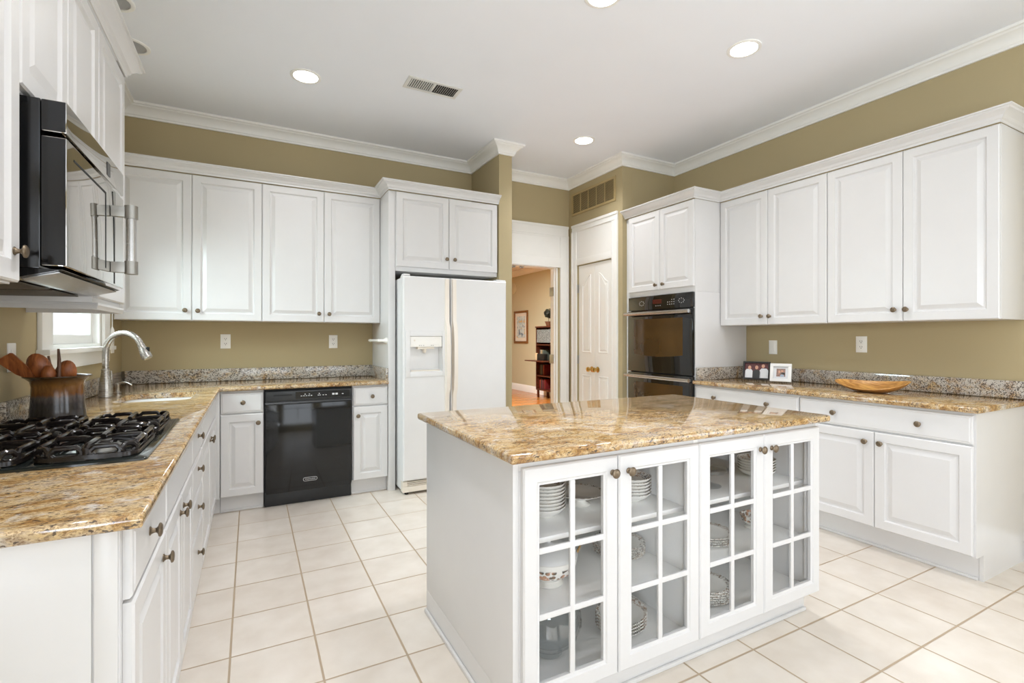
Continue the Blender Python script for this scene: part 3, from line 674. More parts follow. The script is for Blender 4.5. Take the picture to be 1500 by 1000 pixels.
# ------------------------------------------------------------------ base cabinets: back wall
FBB = face_back(4.07)
TZ = 0.118
unit('base_cabinet', 'narrow white base cabinet with one drawer on the left of the dishwasher', FBB, -0.192, 0.086, TZ, GB-0.001, 0.50, (-0.05, 4.3, 0),
     [(-0.190, 0.084, TZ+0.005, 0.708, 0.050, 0.642)], [(-0.190, 0.084, 0.718, 0.862, [(-0.048, 0.794)])], toe=0.045)
unit('base_cabinet', 'narrow white base cabinet with one drawer between dishwasher and refrigerator panel', FBB, 0.716, 0.999, TZ, GB-0.001, 0.50, (0.86, 4.3, 0),
     [(0.721, 0.995, TZ+0.005, 0.708, 0.757, 0.637)], [(0.721, 0.995, 0.718, 0.862, [(0.869, 0.788)])], toe=0.045)
cf = MB(FBB); cf.box(-0.281, -0.1935, -0.20, -0.0455, 0.0, TZ-0.001); cf.box(-0.231, -0.1935, -0.018, 0.018, TZ, GB-0.0015, 0.001); tag(cf.build('corner_filler', M['cab']), 'white filler strip in the inner corner of the base cabinets', 'filler strip')
# dishwasher
dw = thing('dishwasher', 'black built-in dishwasher below the back counter', 'dishwasher', (0.40, 4.3, 0))
F = face_back(4.07)
MB(F).box(0.090, 0.712, -0.50, -0.001, 0.11, GB-0.004).build('tub', M['slot'], dw)
mb = MB(F); mb.box(0.097, 0.705, 0.0, 0.030, 0.105, 0.765, 0.006); dd = mb.build('door', M['dwblack'], dw)
mb = MB(F); mb.box(0.097, 0.705, 0.0, 0.034, 0.785, 0.862, 0.005); cp = mb.build('control_panel', M['dwpanel'], dw)
mb = MB(F); mb.prism([(0.097, 0.0, 0.766), (0.097, 0.042, 0.768), (0.097, 0.030, 0.784), (0.097, 0.0, 0.784)], (0.608, 0, 0)); mb.build('handle', M['dwpanel'], dw)
MB(F).box(0.150, 0.275, 0.0342, 0.0350, 0.826, 0.838).build('vent_slot', M['slot'], cp)
MB(F).box(0.300, 0.690, 0.0342, 0.0350, 0.800, 0.852).build('button_strip', M['black'], cp)
def mark(par, u0, u1, w, z0, z1, mat='mark'): return MB(F).box(u0, u1, w, w+0.0004, z0, z1).build('button_mark', M[mat], par)
for x in (0.335, 0.352, 0.370, 0.388, 0.405, 0.455, 0.468, 0.490, 0.510): mark(cp, x, x+0.010, 0.0352, 0.818, 0.823)
for x in (0.362, 0.392, 0.462): mark(cp, x, x+0.008, 0.0352, 0.830, 0.836)
mark(cp, 0.560, 0.578, 0.0352, 0.818, 0.832); mark(cp, 0.584, 0.602, 0.0352, 0.818, 0.832); mark(cp, 0.632, 0.645, 0.0352, 0.820, 0.826)
MB(F).box(0.092, 0.710, -0.45, -0.020, 0.0, 0.104, 0.003).build('kick_plate', M['dwpanel'], dw)
# badge: rounded outline and lettering
mb = MB(F); pts = []
for k in range(28):
    a = 2*PI*k/28; sx = 0.036 if math.cos(a) > 0 else -0.036
    pts.append((0.402+sx+0.013*math.cos(a), 0.0318, 0.186+0.013*math.sin(a)))
mb.tube(pts, 0.0014, 6, closed=True); mb.build('badge', M['mark'], dd)
def text(body, size, loc, rot, mat, parent, name):
    c = bpy.data.curves.new(name, 'FONT'); c.body = body; c.size = size; c.align_x = 'CENTER'; c.align_y = 'CENTER'; c.extrude = 0.0003
    tmp = bpy.data.objects.new(name, c); me = bpy.data.meshes.new_from_object(tmp); bpy.data.objects.remove(tmp); bpy.data.curves.remove(c)
    me.name = name; me.materials.clear(); me.materials.append(mat)
    o = bpy.data.objects.new(name, me); COL.objects.link(o); o.parent = parent
    o.location = Vector(loc)-root_loc(parent); o.rotation_euler = rot
    return o
text('KitchenAid', 0.0165, (0.402, 4.0385, 0.186), (PI/2, 0, 0), M['mark'], dd, 'lettering')

# ------------------------------------------------------------------ refrigerator
fr = thing('refrigerator', 'white side-by-side refrigerator with ice and water dispenser', 'refrigerator', (1.53, 4.2, 0))
F = face_back(3.94)
MB(F).box(1.075, 1.985, -0.66, 0.0, 0.03, 1.745, 0.006).build('cabinet_body', M['fridge'], fr)
mb = MB(F)
# freezer door with a rectangular well for the dispenser
dz0, dz1, du0, du1 = 0.985, 1.272, 1.126, 1.396
def door_with_well(mb, u0, u1, z0, z1, hu0, hu1, hz0, hz1):
    mb.rings([rect(u0, u1, z0, z1, 0, 0.006), rect(u0, u1, z0, z1, 0, 0.070), rect(u0, u1, z0, z1, 0.012, 0.080)], cap1=False)
    o = rect(u0, u1, z0, z1, 0.012, 0.080); h = rect(hu0, hu1, hz0, hz1, 0, 0.080); d = rect(hu0+0.012, hu1-0.012, hz0+0.02, hz1, 0, 0.020)
    mb.rings([o, h, d], cap0=False)
door_with_well(mb, 1.069, 1.465, 0.115, 1.755, du0, du1, dz0, dz1)
fd = mb.build('freezer_door', M['fridge'], fr, smooth=25)
mb = MB(F)
for (a, b, c, d) in ((1.090, 1.126, 0.945, 1.318), (1.396, 1.428, 0.945, 1.318), (1.126, 1.396, 0.945, dz0), (1.126, 1.396, dz1, 1.318)):
    mb.box(a, b, 0.0805, 0.088, c, d, 0.002)
mb.build('dispenser_bezel', M['fridge'], fd)
MB(F).box(1.128, 1.394, 0.030, 0.083, 1.186, dz1-0.001, 0.004).build('dispenser_panel', M['plastic'], fd)
mb = MB(F); mb.box(1.190, 1.330, 0.030, 0.076, 1.168, 1.1855, 0.003); mb.lathe((1.255, 0.050, 1.1675), [(0.018, 0.0), (0.014, -0.014), (0.010, -0.03), (0.006, -0.032)], n=14); mb.build('dispenser_chute', M['grille'], fd)
MB(F).box(1.142, 1.380, 0.022, 0.070, dz0+0.003, dz0+0.012, 0.002).build('drip_tray', M['grille'], fd)
mb = MB(F); mb.lathe((1.162, 0.083, 1.238), [(0.007, 0.0), (0.007, 0.001), (0.001, 0.0012)], axis='w', n=12); mb.build('button', M['grille'], fd)
for x in (1.20, 1.215, 1.235, 1.30, 1.315): mark(fd, x, x+0.006, 0.0832, 1.196, 1.2, 'dark')
mb = MB(F); mb.rings([rect(1.475, 1.993, 0.115, 1.755, 0, 0.006), rect(1.475, 1.993, 0.115, 1.755, 0, 0.070), rect(1.475, 1.993, 0.115, 1.755, 0.012, 0.080)])
rd = mb.build('refrigerator_door', M['fridge'], fr, smooth=25)
def fhandle(u0, u1, par):
    prof = [(1.745, 0.0), (1.40, 0.004), (1.34, 0.030), (1.20, 0.040), (0.98, 0.040), (0.84, 0.030), (0.78, 0.004), (0.125, 0.0)]
    mb = MB(F); rs = []
    for z, o in prof: rs.append([(u0, 0.078, z), (u1, 0.078, z), (u1-0.004, 0.090+o, z), (u0+0.004, 0.090+o, z)])
    mb.rings(rs); mb.build('handle', M['fridge_handle'], par, smooth=30)
fhandle(1.418, 1.458, fd); fhandle(1.482, 1.522, rd)
mb = MB(F); mb.box(1.072, 1.990, 0.005, 0.066, 0.022, 0.066, 0.003)
for k in range(3): mb.box(1.11, 1.99, 0.010, 0.060, 0.070+k*0.013, 0.077+k*0.013)
mb.box(1.072, 1.11, 0.005, 0.060, 0.066, 0.108, 0.003); mb.build('base_grille', M['grille'], fr)
for u in (1.11, 1.94): MB(F).lathe((u, 0.03, 0.0), [(0.016, 0.0005), (0.016, 0.0215)], n=12).build('foot', M['slot'], fr)
MB(F).box(1.075, 1.13, 0.0, 0.07, 1.756, 1.772, 0.005).build('hinge_cover', M['fridge'], fr); MB(F).box(1.90, 1.99, 0.0, 0.07, 1.756, 1.768, 0.004).build('hinge_cover', M['fridge'], fr)

# ------------------------------------------------------------------ left run: base cabinets and end panel
FL = face_left(-0.232)
LT = 0.105; DT = 0.632
def lz(y0, y1): return (-0.5, (y0+y1)/2, 0)
unit('base_cabinet', 'white base cabinet with one drawer at the near end of the left run', FL, 1.262, 1.70, LT, GB-0.001, 0.615, lz(1.26, 1.70),
     [(1.265, 1.70, LT+0.005, 0.714, 1.645, 0.655)], [(1.265, 1.70, 0.722, 0.868, [(1.44, 0.800)])], toe=0.05)
unit('base_cabinet', 'white two-door base cabinet under the cooktop', FL, 1.70, 2.42, LT, GB-0.001, 0.615, lz(1.70, 2.42),
     [(1.70, 2.06, LT+0.005, 0.714, 2.015, 0.662), (2.06, 2.42, LT+0.005, 0.714, 2.105, 0.662)], [(1.70, 2.42, 0.722, 0.868, [])], toe=0.05)
unit('base_cabinet', 'white four-drawer base cabinet between cooktop and sink', FL, 2.42, 2.90, LT, GB-0.001, 0.615, lz(2.42, 2.90),
     [], [(2.42, 2.90, 0.722, 0.868, [(2.66, 0.812)]), (2.42, 2.90, 0.560, 0.714, [(2.66, 0.662)]), (2.42, 2.90, 0.395, 0.552, [(2.66, 0.488)]), (2.42, 2.90, 0.110, 0.387, [(2.66, 0.280)])], toe=0.05)
unit('base_cabinet', 'white two-door sink base cabinet in the left run by the corner', FL, 2.90, 4.04, LT, GB-0.001, 0.615, lz(2.90, 4.04),
     [(2.90, 3.44, LT+0.005, 0.714, 3.395, 0.655), (3.44, 3.98, LT+0.005, 0.714, 3.485, 0.655)], [(2.90, 3.98, 0.722, 0.868, [])], toe=0.05)
mb = MB(); mb.box(XL+0.002, -0.232, 1.245, 1.2605, 0.0, GB-0.001, 0.001); mb.box(-0.272, -0.234, 1.238, 1.2445, 0.0, GB-0.001, 0.002); mb.box(XL+0.002, -0.276, 1.241, 1.2445, 0.0, GB-0.001, 0.001)
tag(mb.build('end_panel', M['cab']), 'white end panel closing the near end of the left run', 'panel')

# L-shaped counter with sink cut-out, and splashes
def slab_profile(mb, outline, z0, z1, hole=None, r=0.009):
    """slab with eased edges: outline (x,y) list counter-clockwise; convex or L shaped; optional hole outline"""
    P = [Vector(p) for p in outline]; n = len(P)
    def off(d):
        out = []
        for i in range(n):
            a, b, c = P[i-1], P[i], P[(i+1) % n]
            d0 = (b-a).normalized(); d1 = (c-b).normalized()
            n0 = Vector((-d0.y, d0.x)); n1 = Vector((-d1.y, d1.x))
            nn = (n0+n1)/max(0.3, 1+n0.dot(n1)); out.append(b+nn*d)
        return out
    rs = [[(*q, z) for q in off(d)] for d, z in ((r, z0), (r*0.3, z0+r*0.3), (0, z0+r), (0, z1-r), (r*0.3, z1-r*0.3), (r, z1))]
    if not hole:
        mb.rings(rs); return
    mb.rings(rs, cap0=False, cap1=False)
    for z, rr in ((z0, rs[0]), (z1, rs[-1])):
        # fill the face with the hole
        bm = mb.bm
        ov = [bm.verts.new(Vector((p[0], p[1], z))) for p in rr]; hv = [bm.verts.new(Vector((h[0], h[1], z))) for h in hole]
        es = [bm.edges.new((ov[i], ov[(i+1) % len(ov)])) for i in range(len(ov))]+[bm.edges.new((hv[i], hv[(i+1) % len(hv)])) for i in range(len(hv))]
        bmesh.ops.triangle_fill(bm, use_beauty=True, use_dissolve=False, edges=es)
    mb.rings([[(h[0], h[1], z0) for h in hole], [(h[0], h[1], z1) for h in hole]], cap0=False, cap1=False)
def rrect(x0, x1, y0, y1, r, n=6):
    out = []
    for cx, cy, a0 in ((x1-r, y1-r, 0), (x0+r, y1-r, PI/2), (x0+r, y0+r, PI), (x1-r, y0+r, 1.5*PI)):
        for k in range(n+1):
            a = a0+PI/2*k/n; out.append((cx+r*math.cos(a), cy+r*math.sin(a)))
    return out
SK = (-0.665, -0.305, 3.32, 3.79)
ct = thing('countertop', 'speckled gold granite counter turning the corner along left and back walls', 'countertop', (-0.5, 3.0, GB))
mb = MB(); slab_profile(mb, [(XL+0.001, 1.215), (-0.190, 1.215), (-0.190, 4.030), (0.9985, 4.030), (0.9985, YB-0.001), (XL+0.001, YB-0.001)], GB, GT, rrect(*SK, 0.07)); mb.build('slab', M['granite'], ct, smooth=50)
mb = MB(); mb.box(XL+0.0225, 0.9985, YB-0.021, YB-0.001, GT+0.0003, GT+0.100, 0.003); mb.box(XL+0.001, XL+0.021, 2.60, YB-0.001, GT+0.0003, GT+0.100, 0.003); mb.box(0.979, 0.999, 4.05, YB-0.0215, GT+0.0003, GT+0.100, 0.003)
mb.build('backsplash', M['splash'], ct)
# sink
sk = thing('sink', 'stainless steel undermount sink below the faucet', 'sink', (-0.485, 3.555, GB-0.2))
mb = MB(); o1 = rrect(SK[0]-0.004, SK[1]+0.004, SK[2]-0.004, SK[3]+0.004, 0.07); o2 = rrect(SK[0]+0.012, SK[1]-0.012, SK[2]+0.012, SK[3]-0.012, 0.06)
o3 = rrect(SK[0]-0.012, SK[1]+0.012, SK[2]-0.012, SK[3]+0.012, 0.075)
mb.rings([[(*p, GB-0.0015) for p in o3], [(*p, GB-0.0015) for p in o1], [(*p, GB-0.18) for p in o2], [(-0.485+(p[0]+0.485)*0.15, 3.555+(p[1]-3.555)*0.15, GB-0.19) for p in o2]], cap0=False)
mb.build('basin', M['sinksteel'], sk, smooth=30)
MB().lathe((-0.485, 3.555, GB-0.19), [(0.045, 0.003), (0.035, 0.006), (0.03, 0.002), (0.001, 0.001)], n=20).build('drain', M['steel'], sk)
# faucet
FX, FY = -0.757, 3.70
fa = thing('faucet', 'brushed nickel gooseneck faucet with pull-down spray head at the sink', 'faucet', (FX, FY, GT))
mb = MB(); mb.lathe((FX, FY, GT), [(0.035, 0.0005), (0.035, 0.006), (0.033, 0.012), (0.034, 0.03), (0.033, 0.06), (0.028, 0.10), (0.022, 0.135), (0.0195, 0.155), (0.022, 0.158), (0.022, 0.163), (0.018, 0.166)], n=28); mb.build('body', M['nickel'], fa)
dx, dy = 0.90, -0.43
path = [(FX, FY, GT+0.16), (FX, FY, GT+0.24)]
R_ = 0.105
for k in range(1, 15):
    a = PI-(PI*0.88)*k/14
    path.append((FX+dx*(R_+R_*math.cos(a)), FY+dy*(R_+R_*math.cos(a)), GT+0.268+R_*math.sin(a)*1.05))
mb = MB(); mb.tube(path, 0.0165, 16); mb.build('neck', M['nickel'], fa)
e = Vector(path[-1]); t = (Vector(path[-1])-Vector(path[-2])).normalized()
pp = [e+t*q for q in (0.0, 0.006, 0.010, 0.03, 0.06, 0.085, 0.092)]
mb = MB(); mb.tube([tuple(p) for p in pp], [0.018, 0.0185, 0.0175, 0.022, 0.027, 0.0275, 0.022], 18); mb.build('spray_head', M['nickel'], fa)
mb = MB(); mb.lathe(tuple(pp[3]+Vector((0.024, -0.011, 0.0))), [(0.009, -0.012), (0.009, 0.012), (0.001, 0.014)], n=10); mb.build('button', M['slot'], fa)
mb = MB(); mb.tube([(FX+0.006, FY+0.033, GT+0.07), (FX+0.010, FY+0.06, GT+0.075), (FX+0.012, FY+0.075, GT+0.10), (FX+0.010, FY+0.08, GT+0.15)], [0.011, 0.010, 0.007, 0.005], 10); mb.build('lever', M['nickel'], fa)
sd = thing('soap_dispenser', 'small brushed nickel soap dispenser behind the faucet', 'dispenser', (-0.745, 3.93, GT))
mb = MB(); mb.lathe((-0.745, 3.93, GT), [(0.020, 0.0005), (0.020, 0.005), (0.012, 0.010), (0.010, 0.04), (0.012, 0.045), (0.012, 0.060), (0.008, 0.064)], n=18); mb.build('body', M['nickel'], sd)
mb = MB(); mb.tube([(-0.745, 3.93, GT+0.055), (-0.72, 3.92, GT+0.066), (-0.69, 3.905, GT+0.064), (-0.665, 3.892, GT+0.050)], [0.008, 0.007, 0.006, 0.005], 10); mb.build('spout', M['nickel'], sd)

# ------------------------------------------------------------------ cooktop
ck = thing('cooktop', 'black glass gas cooktop set in the left counter', 'cooktop', (-0.52, 2.12, GT))
cx0, cx1, cy0, cy1 = -0.800, -0.262, 1.735, 2.505
mb = MB(); o = rrect(cx0, cx1, cy0, cy1, 0.02); oi = rrect(cx0+0.004, cx1-0.004, cy0+0.004, cy1-0.004, 0.018)
mb.rings([[(*p, GT+0.0005) for p in o], [(*p, GT+0.006) for p in o], [(*p, GT+0.009) for p in oi]]); mb.build('glass_top', M['cooktop'], ck)
def grate(x, y, hx, hy, par):
    z = GT+0.0095
    bn = MB(); bn.lathe((x, y, z), [(0.058, 0.0), (0.056, 0.008), (0.046, 0.014), (0.043, 0.018), (0.001, 0.018)], n=24); bn.build('burner_base', M['alum'], par)
    bc = MB(); bc.lathe((x, y, z+0.0185), [(0.040, 0.0), (0.040, 0.006), (0.034, 0.010), (0.001, 0.011)], n=24); bc.build('burner_cap', M['iron'], par)
    mb = MB()
    o = rrect(x-hx, x+hx, y-hy, y+hy, 0.045, 5)
    q = rrect(x-hx+0.016, x+hx-0.016, y-hy+0.016, y+hy-0.016, 0.035, 5)
    zs = 0.58
    # skirt frame: flat band with raised lip
    mb.rings([[(*p, z+0.003) for p in o], [(*p, z+0.015) for p in o], [(*p, z+0.015) for p in q], [(*p, z+0.006) for p in q]], cap0=False, cap1=False)
    # upright loop fingers from the frame to the centre
    for ang in (0, PI/2, PI, 1.5*PI):
        ca, sa = math.cos(ang), math.sin(ang)
        L0 = (hx if abs(ca) > 0.5 else hy)-0.008
        prof = [(L0, 0.018), (L0, 0.044), (L0-0.012, 0.054), (0.040, 0.054), (0.028, 0.050), (0.028, 0.044), (0.050, 0.040), (L0-0.02, 0.022)]
        mb.tube([(x+ca*a_, y+sa*a_, z+h*zs+0.006) for a_, h in prof], 0.0075, 8, closed=True)
    # upright rounded windows along each side
    zb, zt, rb_ = z+0.010, z+0.036, 0.0075
    def window(p, q):
        p, q = Vector((*p, 0)), Vector((*q, 0)); d = (q-p).normalized(); c = 0.010
        pts = [(p+d*c, zb), (q-d*c, zb), (q, zb+c*0.8), (q, zt-c), (q-d*c, zt), (p+d*c, zt), (p, zt-c), (p, zb+c*0.8)]
        mb.tube([(v.x, v.y, h) for v, h in pts], rb_, 8, closed=True)
    e = 0.012; cx_, cy_ = hx-e, hy-e; k_ = 0.030
    for sgn in (-1, 1):
        window((x-cx_+k_, y+sgn*cy_), (x-0.010, y+sgn*cy_)); window((x+0.010, y+sgn*cy_), (x+cx_-k_, y+sgn*cy_))
        window((x+sgn*cx_, y-cy_+k_), (x+sgn*cx_, y-0.010)); window((x+sgn*cx_, y+0.010), (x+sgn*cx_, y+cy_-k_))
        for s2_ in (-1, 1):
            mb.lathe((x+sgn*(hx-0.03), y+s2_*(hy-0.03), z), [(0.012, 0.0), (0.010, 0.012)], n=10)
            window((x+sgn*(cx_-k_*0.9), y+s2_*cy_), (x+sgn*cx_, y+s2_*(cy_-k_*0.9)))
    mb.build('grate', M['iron'], par)
for gx, gy in ((-0.405, 1.925), (-0.662, 1.925), (-0.405, 2.305), (-0.662, 2.305)): grate(gx, gy, 0.118, 0.168, ck)

# ------------------------------------------------------------------ crock with wooden utensils
KX, KY = -0.704, 2.685
cr = MB(); cr.lathe((KX, KY, GT), [(r*0.735, h) for r, h in [(0.001, 0.0005), (0.128, 0.0005), (0.132, 0.006), (0.128, 0.014), (0.122, 0.02), (0.119, 0.06), (0.114, 0.11), (0.112, 0.15), (0.118, 0.172), (0.138, 0.186), (0.148, 0.190), (0.147, 0.194), (0.132, 0.190), (0.108, 0.172), (0.104, 0.15), (0.110, 0.06), (0.110, 0.016), (0.001, 0.015)]], n=40, caps=False)
tag(cr.build('utensil_crock', M['glaze'], origin=(KX, KY, GT), smooth=60), 'wide rust and slate stoneware crock of wooden utensils on the left counter', 'crock')
def utensil(name, label, foot, tip, mat, head):
    """stick from the crock floor to the tip, with a head built in the local frame along the stick"""
    f, t = Vector(foot), Vector(tip); d = (t-f); Ls = d.length; d.normalize()
    q = Vector((0, 0, 1)).rotation_difference(d).to_matrix()
    mb = MB(lambda a, b, c: f+q@Vector((a, b, c)))
    head(mb, Ls)
    return tag(mb.build(name, M[mat], origin=foot, smooth=50), label, 'utensil')
def h_spatula(mb, L):
    mb.tube([(0, 0, 0.0), (0, 0, L-0.14)], [0.007, 0.009], 8)
    rs = []
    for k, (wd, z) in enumerate(((0.009, L-0.125), (0.016, L-0.10), (0.023, L-0.08), (0.028, L-0.02), (0.027, L-0.005), (0.021, L))):
        rs.append([(-wd, -0.004, z), (wd, -0.004, z), (wd, 0.004, z), (-wd, 0.004, z)])
    mb.rings(rs)
def h_spoon(r, ax):
    def h(mb, L):
        mb.tube([(0, 0, 0.0), (0, 0, L-r*1.9)], [0.007, 0.009], 8)
        # bowl: dished oval in the plane facing axis ax (a = thickness)
        n = 22; rings = []
        for q, dep, sc in ((0, 0.0, 1.0), (1, -0.004, 1.0), (2, -0.018, 0.72), (3, -0.024, 0.35), (4, -0.024, 0.02)):
            rings.append([(r*sc*math.cos(2*PI*k/n)*0.78, -dep, L-r*1.2+r*1.3*sc*math.sin(2*PI*k/n)) for k in range(n)])
        inner = []
        for dep, sc in ((-0.001, 0.90), (-0.013, 0.66), (-0.019, 0.33), (-0.019, 0.02)):
            inner.append([(r*sc*math.cos(2*PI*k/n)*0.78, -dep, L-r*1.2+r*1.3*sc*math.sin(2*PI*k/n)) for k in range(n)])
        if ax < 0:
            rings = [[(p[0], -p[1], p[2]) for p in rr] for rr in rings]; inner = [[(p[0], -p[1], p[2]) for p in rr] for rr in inner]
        mb.rings([*reversed(rings), *inner])
    return h
def h_stick(mb, L):
    mb.tube([(0, 0, 0), (0.003, 0, L*0.6), (0.004, 0.004, L*0.85), (0.0, 0.014, L)], [0.006, 0.0065, 0.006, 0.004], 8)
zf = GT+0.018
utensil('wooden_spatula', 'flat red-brown wooden spatula leaning out of the crock to the left', (-0.644, 2.730, zf), (-0.838, 2.588, GT+0.278), 'utwood', h_spatula)
utensil('wooden_spoon', 'large red-brown wooden spoon in the middle of the crock', (-0.690, 2.700, zf), (-0.766, 2.640, GT+0.282), 'utwood', h_spoon(0.050, -1))
utensil('wooden_spoon', 'small low wooden spoon before the large one in the crock', (-0.716, 2.650, zf), (-0.718, 2.622, GT+0.236), 'utwood', h_spoon(0.032, -1))
utensil('wooden_ladle', 'round wooden ladle on the right side of the crock', (-0.720, 2.720, zf), (-0.668, 2.672, GT+0.252), 'utwood', h_spoon(0.046, -1))
utensil('wooden_fork', 'thin dark curved wooden handle standing out of the crock', (-0.685, 2.625, zf), (-0.690, 2.620, GT+0.304), 'utdark', h_stick)
utensil('wooden_fork', 'short dark wooden handle behind the large spoon in the crock', (-0.730, 2.745, zf), (-0.752, 2.735, GT+0.272), 'utdark', h_stick)

# ------------------------------------------------------------------ left wall: upper cabinets and microwave
FLU = face_left(-0.537)
DEP = 0.318
unit('wall_cabinet', 'white upper cabinet nearest the camera, left of the microwave', FLU, 0.92, 1.695, 1.395, HZ+0.005, DEP, (-0.7, 1.3, 1.395),
     [(0.92, 1.308, 1.40, HZ, None, 0), (1.308, 1.693, 1.40, HZ, 1.655, 1.475)])
unit('wall_cabinet', 'white two-door cabinet above the microwave', FLU, 1.696, 2.425, 1.905, HZ+0.005, DEP, (-0.7, 2.06, 1.905),
     [(1.698, 2.062, 1.910, HZ, None, 0), (2.062, 2.424, 1.910, HZ, None, 0)])
unit('wall_cabinet', 'white upper cabinet on the right of the microwave beside the sink window', FLU, 2.426, 2.873, 1.395, HZ+0.005, DEP, (-0.7, 2.65, 1.395),
     [(2.430, 2.872, 1.415, HZ, 2.465, 1.475)])
mb = MB(); sweep(mb, [(XL+0.003, 2.427), (-0.520, 2.427), (-0.520, 2.871), (XL+0.003, 2.871)], [(-0.018, 1.370), (-0.004, 1.370), (-0.002, 1.382), (0.0, 1.386), (0.0, 1.3945), (-0.018, 1.3945)])
tag(mb.build('light_rail', M['cab'], smooth=25), 'white light rail under the cabinet on the right of the microwave', 'molding')
cab_crown([(-0.515, 0.92), (-0.515, 2.875), (XL+0.002, 2.875)], HZ+0.006, 'white crown molding on the left wall upper cabinets')
mw = thing('microwave', 'black over-range microwave with mirror front and metal handle', 'microwave', (-0.6, 2.08, 1.44))
m0, m1 = 1.745, 2.420
MB().box(XL+0.002, -0.494, m0, m1, 1.445, 1.898, 0.003).build('case', M['black'], mw)
md = MB(); md.box(-0.492, -0.440, m0, m1, 1.452, 1.800, 0.004); md = md.build('door', M['mirror'], mw)
MB().box(-0.492, -0.440, m0, m1, 1.812, 1.898, 0.004).build('vent_panel', M['mirror'], mw)
MB().box(-0.491, -0.442, m0-0.0025, m0-0.0003, 1.455, 1.797).build('door_edge', M['black'], md); MB().box(-0.491, -0.442, m0-0.0025, m0-0.0003, 1.815, 1.895).build('panel_edge', M['black'], mw)
# window outline and control column seam on the door
mb = MB(face_left(-0.4398))
wy0, wy1, wz0, wz1 = m0+0.06, 2.15, 1.50, 1.755
mb.box(wy0, wy1, 0.0, 0.0008, wz1, wz1+0.006); mb.box(wy1, wy1+0.006, 0.0, 0.0008, wz0, wz1+0.006); mb.box(2.275, 2.279, 0.0, 0.0008, 1.458, 1.795)
mb.build('window_outline', M['slot'], md)
mb = MB(face_left(-0.4398)); mb.box(2.17, 2.21, 0.0005, 0.0012, 1.826, 1.872); mb.build('display', M['dwpanel'], mw)
hb = MB(); hx, hy = -0.382, 2.225
hb.tube([(hx, hy, 1.498), (hx, hy, 1.728)], 0.0155, 18); hm = hb.build('handle', M['steel'], md)
for zc in (1.513, 1.713):
    mb = MB(); mb.tube([(hx, hy, zc-0.023), (hx, hy, zc+0.023)], 0.0205, 18); mb.box(-0.4395, hx-0.012, hy-0.010, hy+0.010, zc-0.019, zc+0.019, 0.002); mb.build('handle_mount', M['alum'], md)
# sloping underside with grease filters
mb = MB(); mb.prism([(-0.450, m0+0.004, 1.4445), (-0.545, m0+0.004, 1.418), (XL+0.003, m0+0.004, 1.412), (XL+0.003, m0+0.004, 1.4445)], (0, m1-m0-0.008, 0)); mb.build('underside', M['black'], mw)
for a, b in ((m0+0.05, 2.07), (2.10, m1-0.05)):
    MB().prism([(-0.565, a, 1.4155), (-0.565, a, 1.412), (-0.80, a, 1.4085), (-0.80, a, 1.412)], (0, b-a, 0)).build('filter', M['mesh'], mw)
MB().prism([(-0.462, m0+0.02, 1.440), (-0.458, m0+0.02, 1.437), (-0.535, m0+0.02, 1.4165), (-0.539, m0+0.02, 1.4195)], (0, m1-m0-0.04, 0)).build('vent_strip', M['steel'], mw)

# ------------------------------------------------------------------ right wall: base cabinets, counter, uppers
FR = face_right(3.255)
RYE = 1.104                                   # near end of the run
RTZ = 0.142
unit('base_cabinet', 'white base cabinet with wide drawer and two doors beside the ovens', FR, 2.01, 2.883, RTZ, GB-0.001, 0.62, (3.5, 2.45, 0),
     [(2.012, 2.447, RTZ+0.005, 0.706, 2.40, 0.645), (2.447, 2.880, RTZ+0.005, 0.706, 2.49, 0.645)], [(2.012, 2.880, 0.716, 0.862, [(2.235, 0.79), (2.685, 0.788)])], toe=0.085)
unit('base_cabinet', 'white base cabinet with wide drawer at the near end of the right wall', FR, RYE+0.018, 2.01, RTZ, GB-0.001, 0.62, (3.5, 1.55, 0),
     [(1.112, 1.561, RTZ+0.005, 0.706, 1.525, 0.645), (1.561, 2.008, RTZ+0.005, 0.706, 1.605, 0.645)], [(1.112, 2.008, 0.716, 0.862, [(1.340, 0.788), (1.785, 0.792)])], toe=0.085)
mb = MB(lambda a, b, c: Vector((a, b, c))); mb.prism([(3.256, RYE, GB-0.001), (3.256, RYE, RTZ-0.005), (3.338, RYE, RTZ-0.005), (3.338, RYE, 0.0), (XR-0.018, RYE, 0.0), (XR-0.018, RYE, GB-0.001)], (0, 0.0175, 0))
tag(mb.build('end_panel', M['cab']), 'white end panel of the right wall base cabinets with toe notch', 'panel')
rc = thing('countertop', 'speckled gold granite serving counter on the right wall', 'countertop', (3.5, 2.0, GB))
mb = MB(); slab_profile(mb, [(3.212, RYE-0.025), (XR-0.001, RYE-0.025), (XR-0.001, 2.884), (3.212, 2.884)], GB, GT); mb.build('slab', M['granite'], rc, smooth=50)
mb = MB(); mb.box(XR-0.021, XR-0.001, RYE-0.025, 2.884, GT+0.0003, GT+0.102, 0.003); mb.box(3.25, XR-0.0215, 2.864, 2.884, GT+0.0003, GT+0.102, 0.003); mb.build('backsplash', M['splash'], rc)
FRU = face_right(3.56)
RLZ, RHZ = 1.362, 2.408
unit('wall_cabinet', 'white two-door upper cabinet on the right wall beside the oven tower', FRU, 2.001, 2.884, RLZ, RHZ+0.004, 0.328, (3.7, 2.45, RLZ),
     [(2.001, 2.447, RLZ, RHZ, 2.425, 1.427), (2.447, 2.882, RLZ, RHZ, 2.495, 1.429)])
unit('wall_cabinet', 'white two-door upper cabinet at the near end of the right wall', FRU, RYE, 2.000, RLZ, RHZ+0.004, 0.328, (3.7, 1.55, RLZ),
     [(RYE+0.001, 1.550, RLZ, RHZ, 1.528, 1.433), (1.550, 2.000, RLZ, RHZ, 1.592, 1.434)])
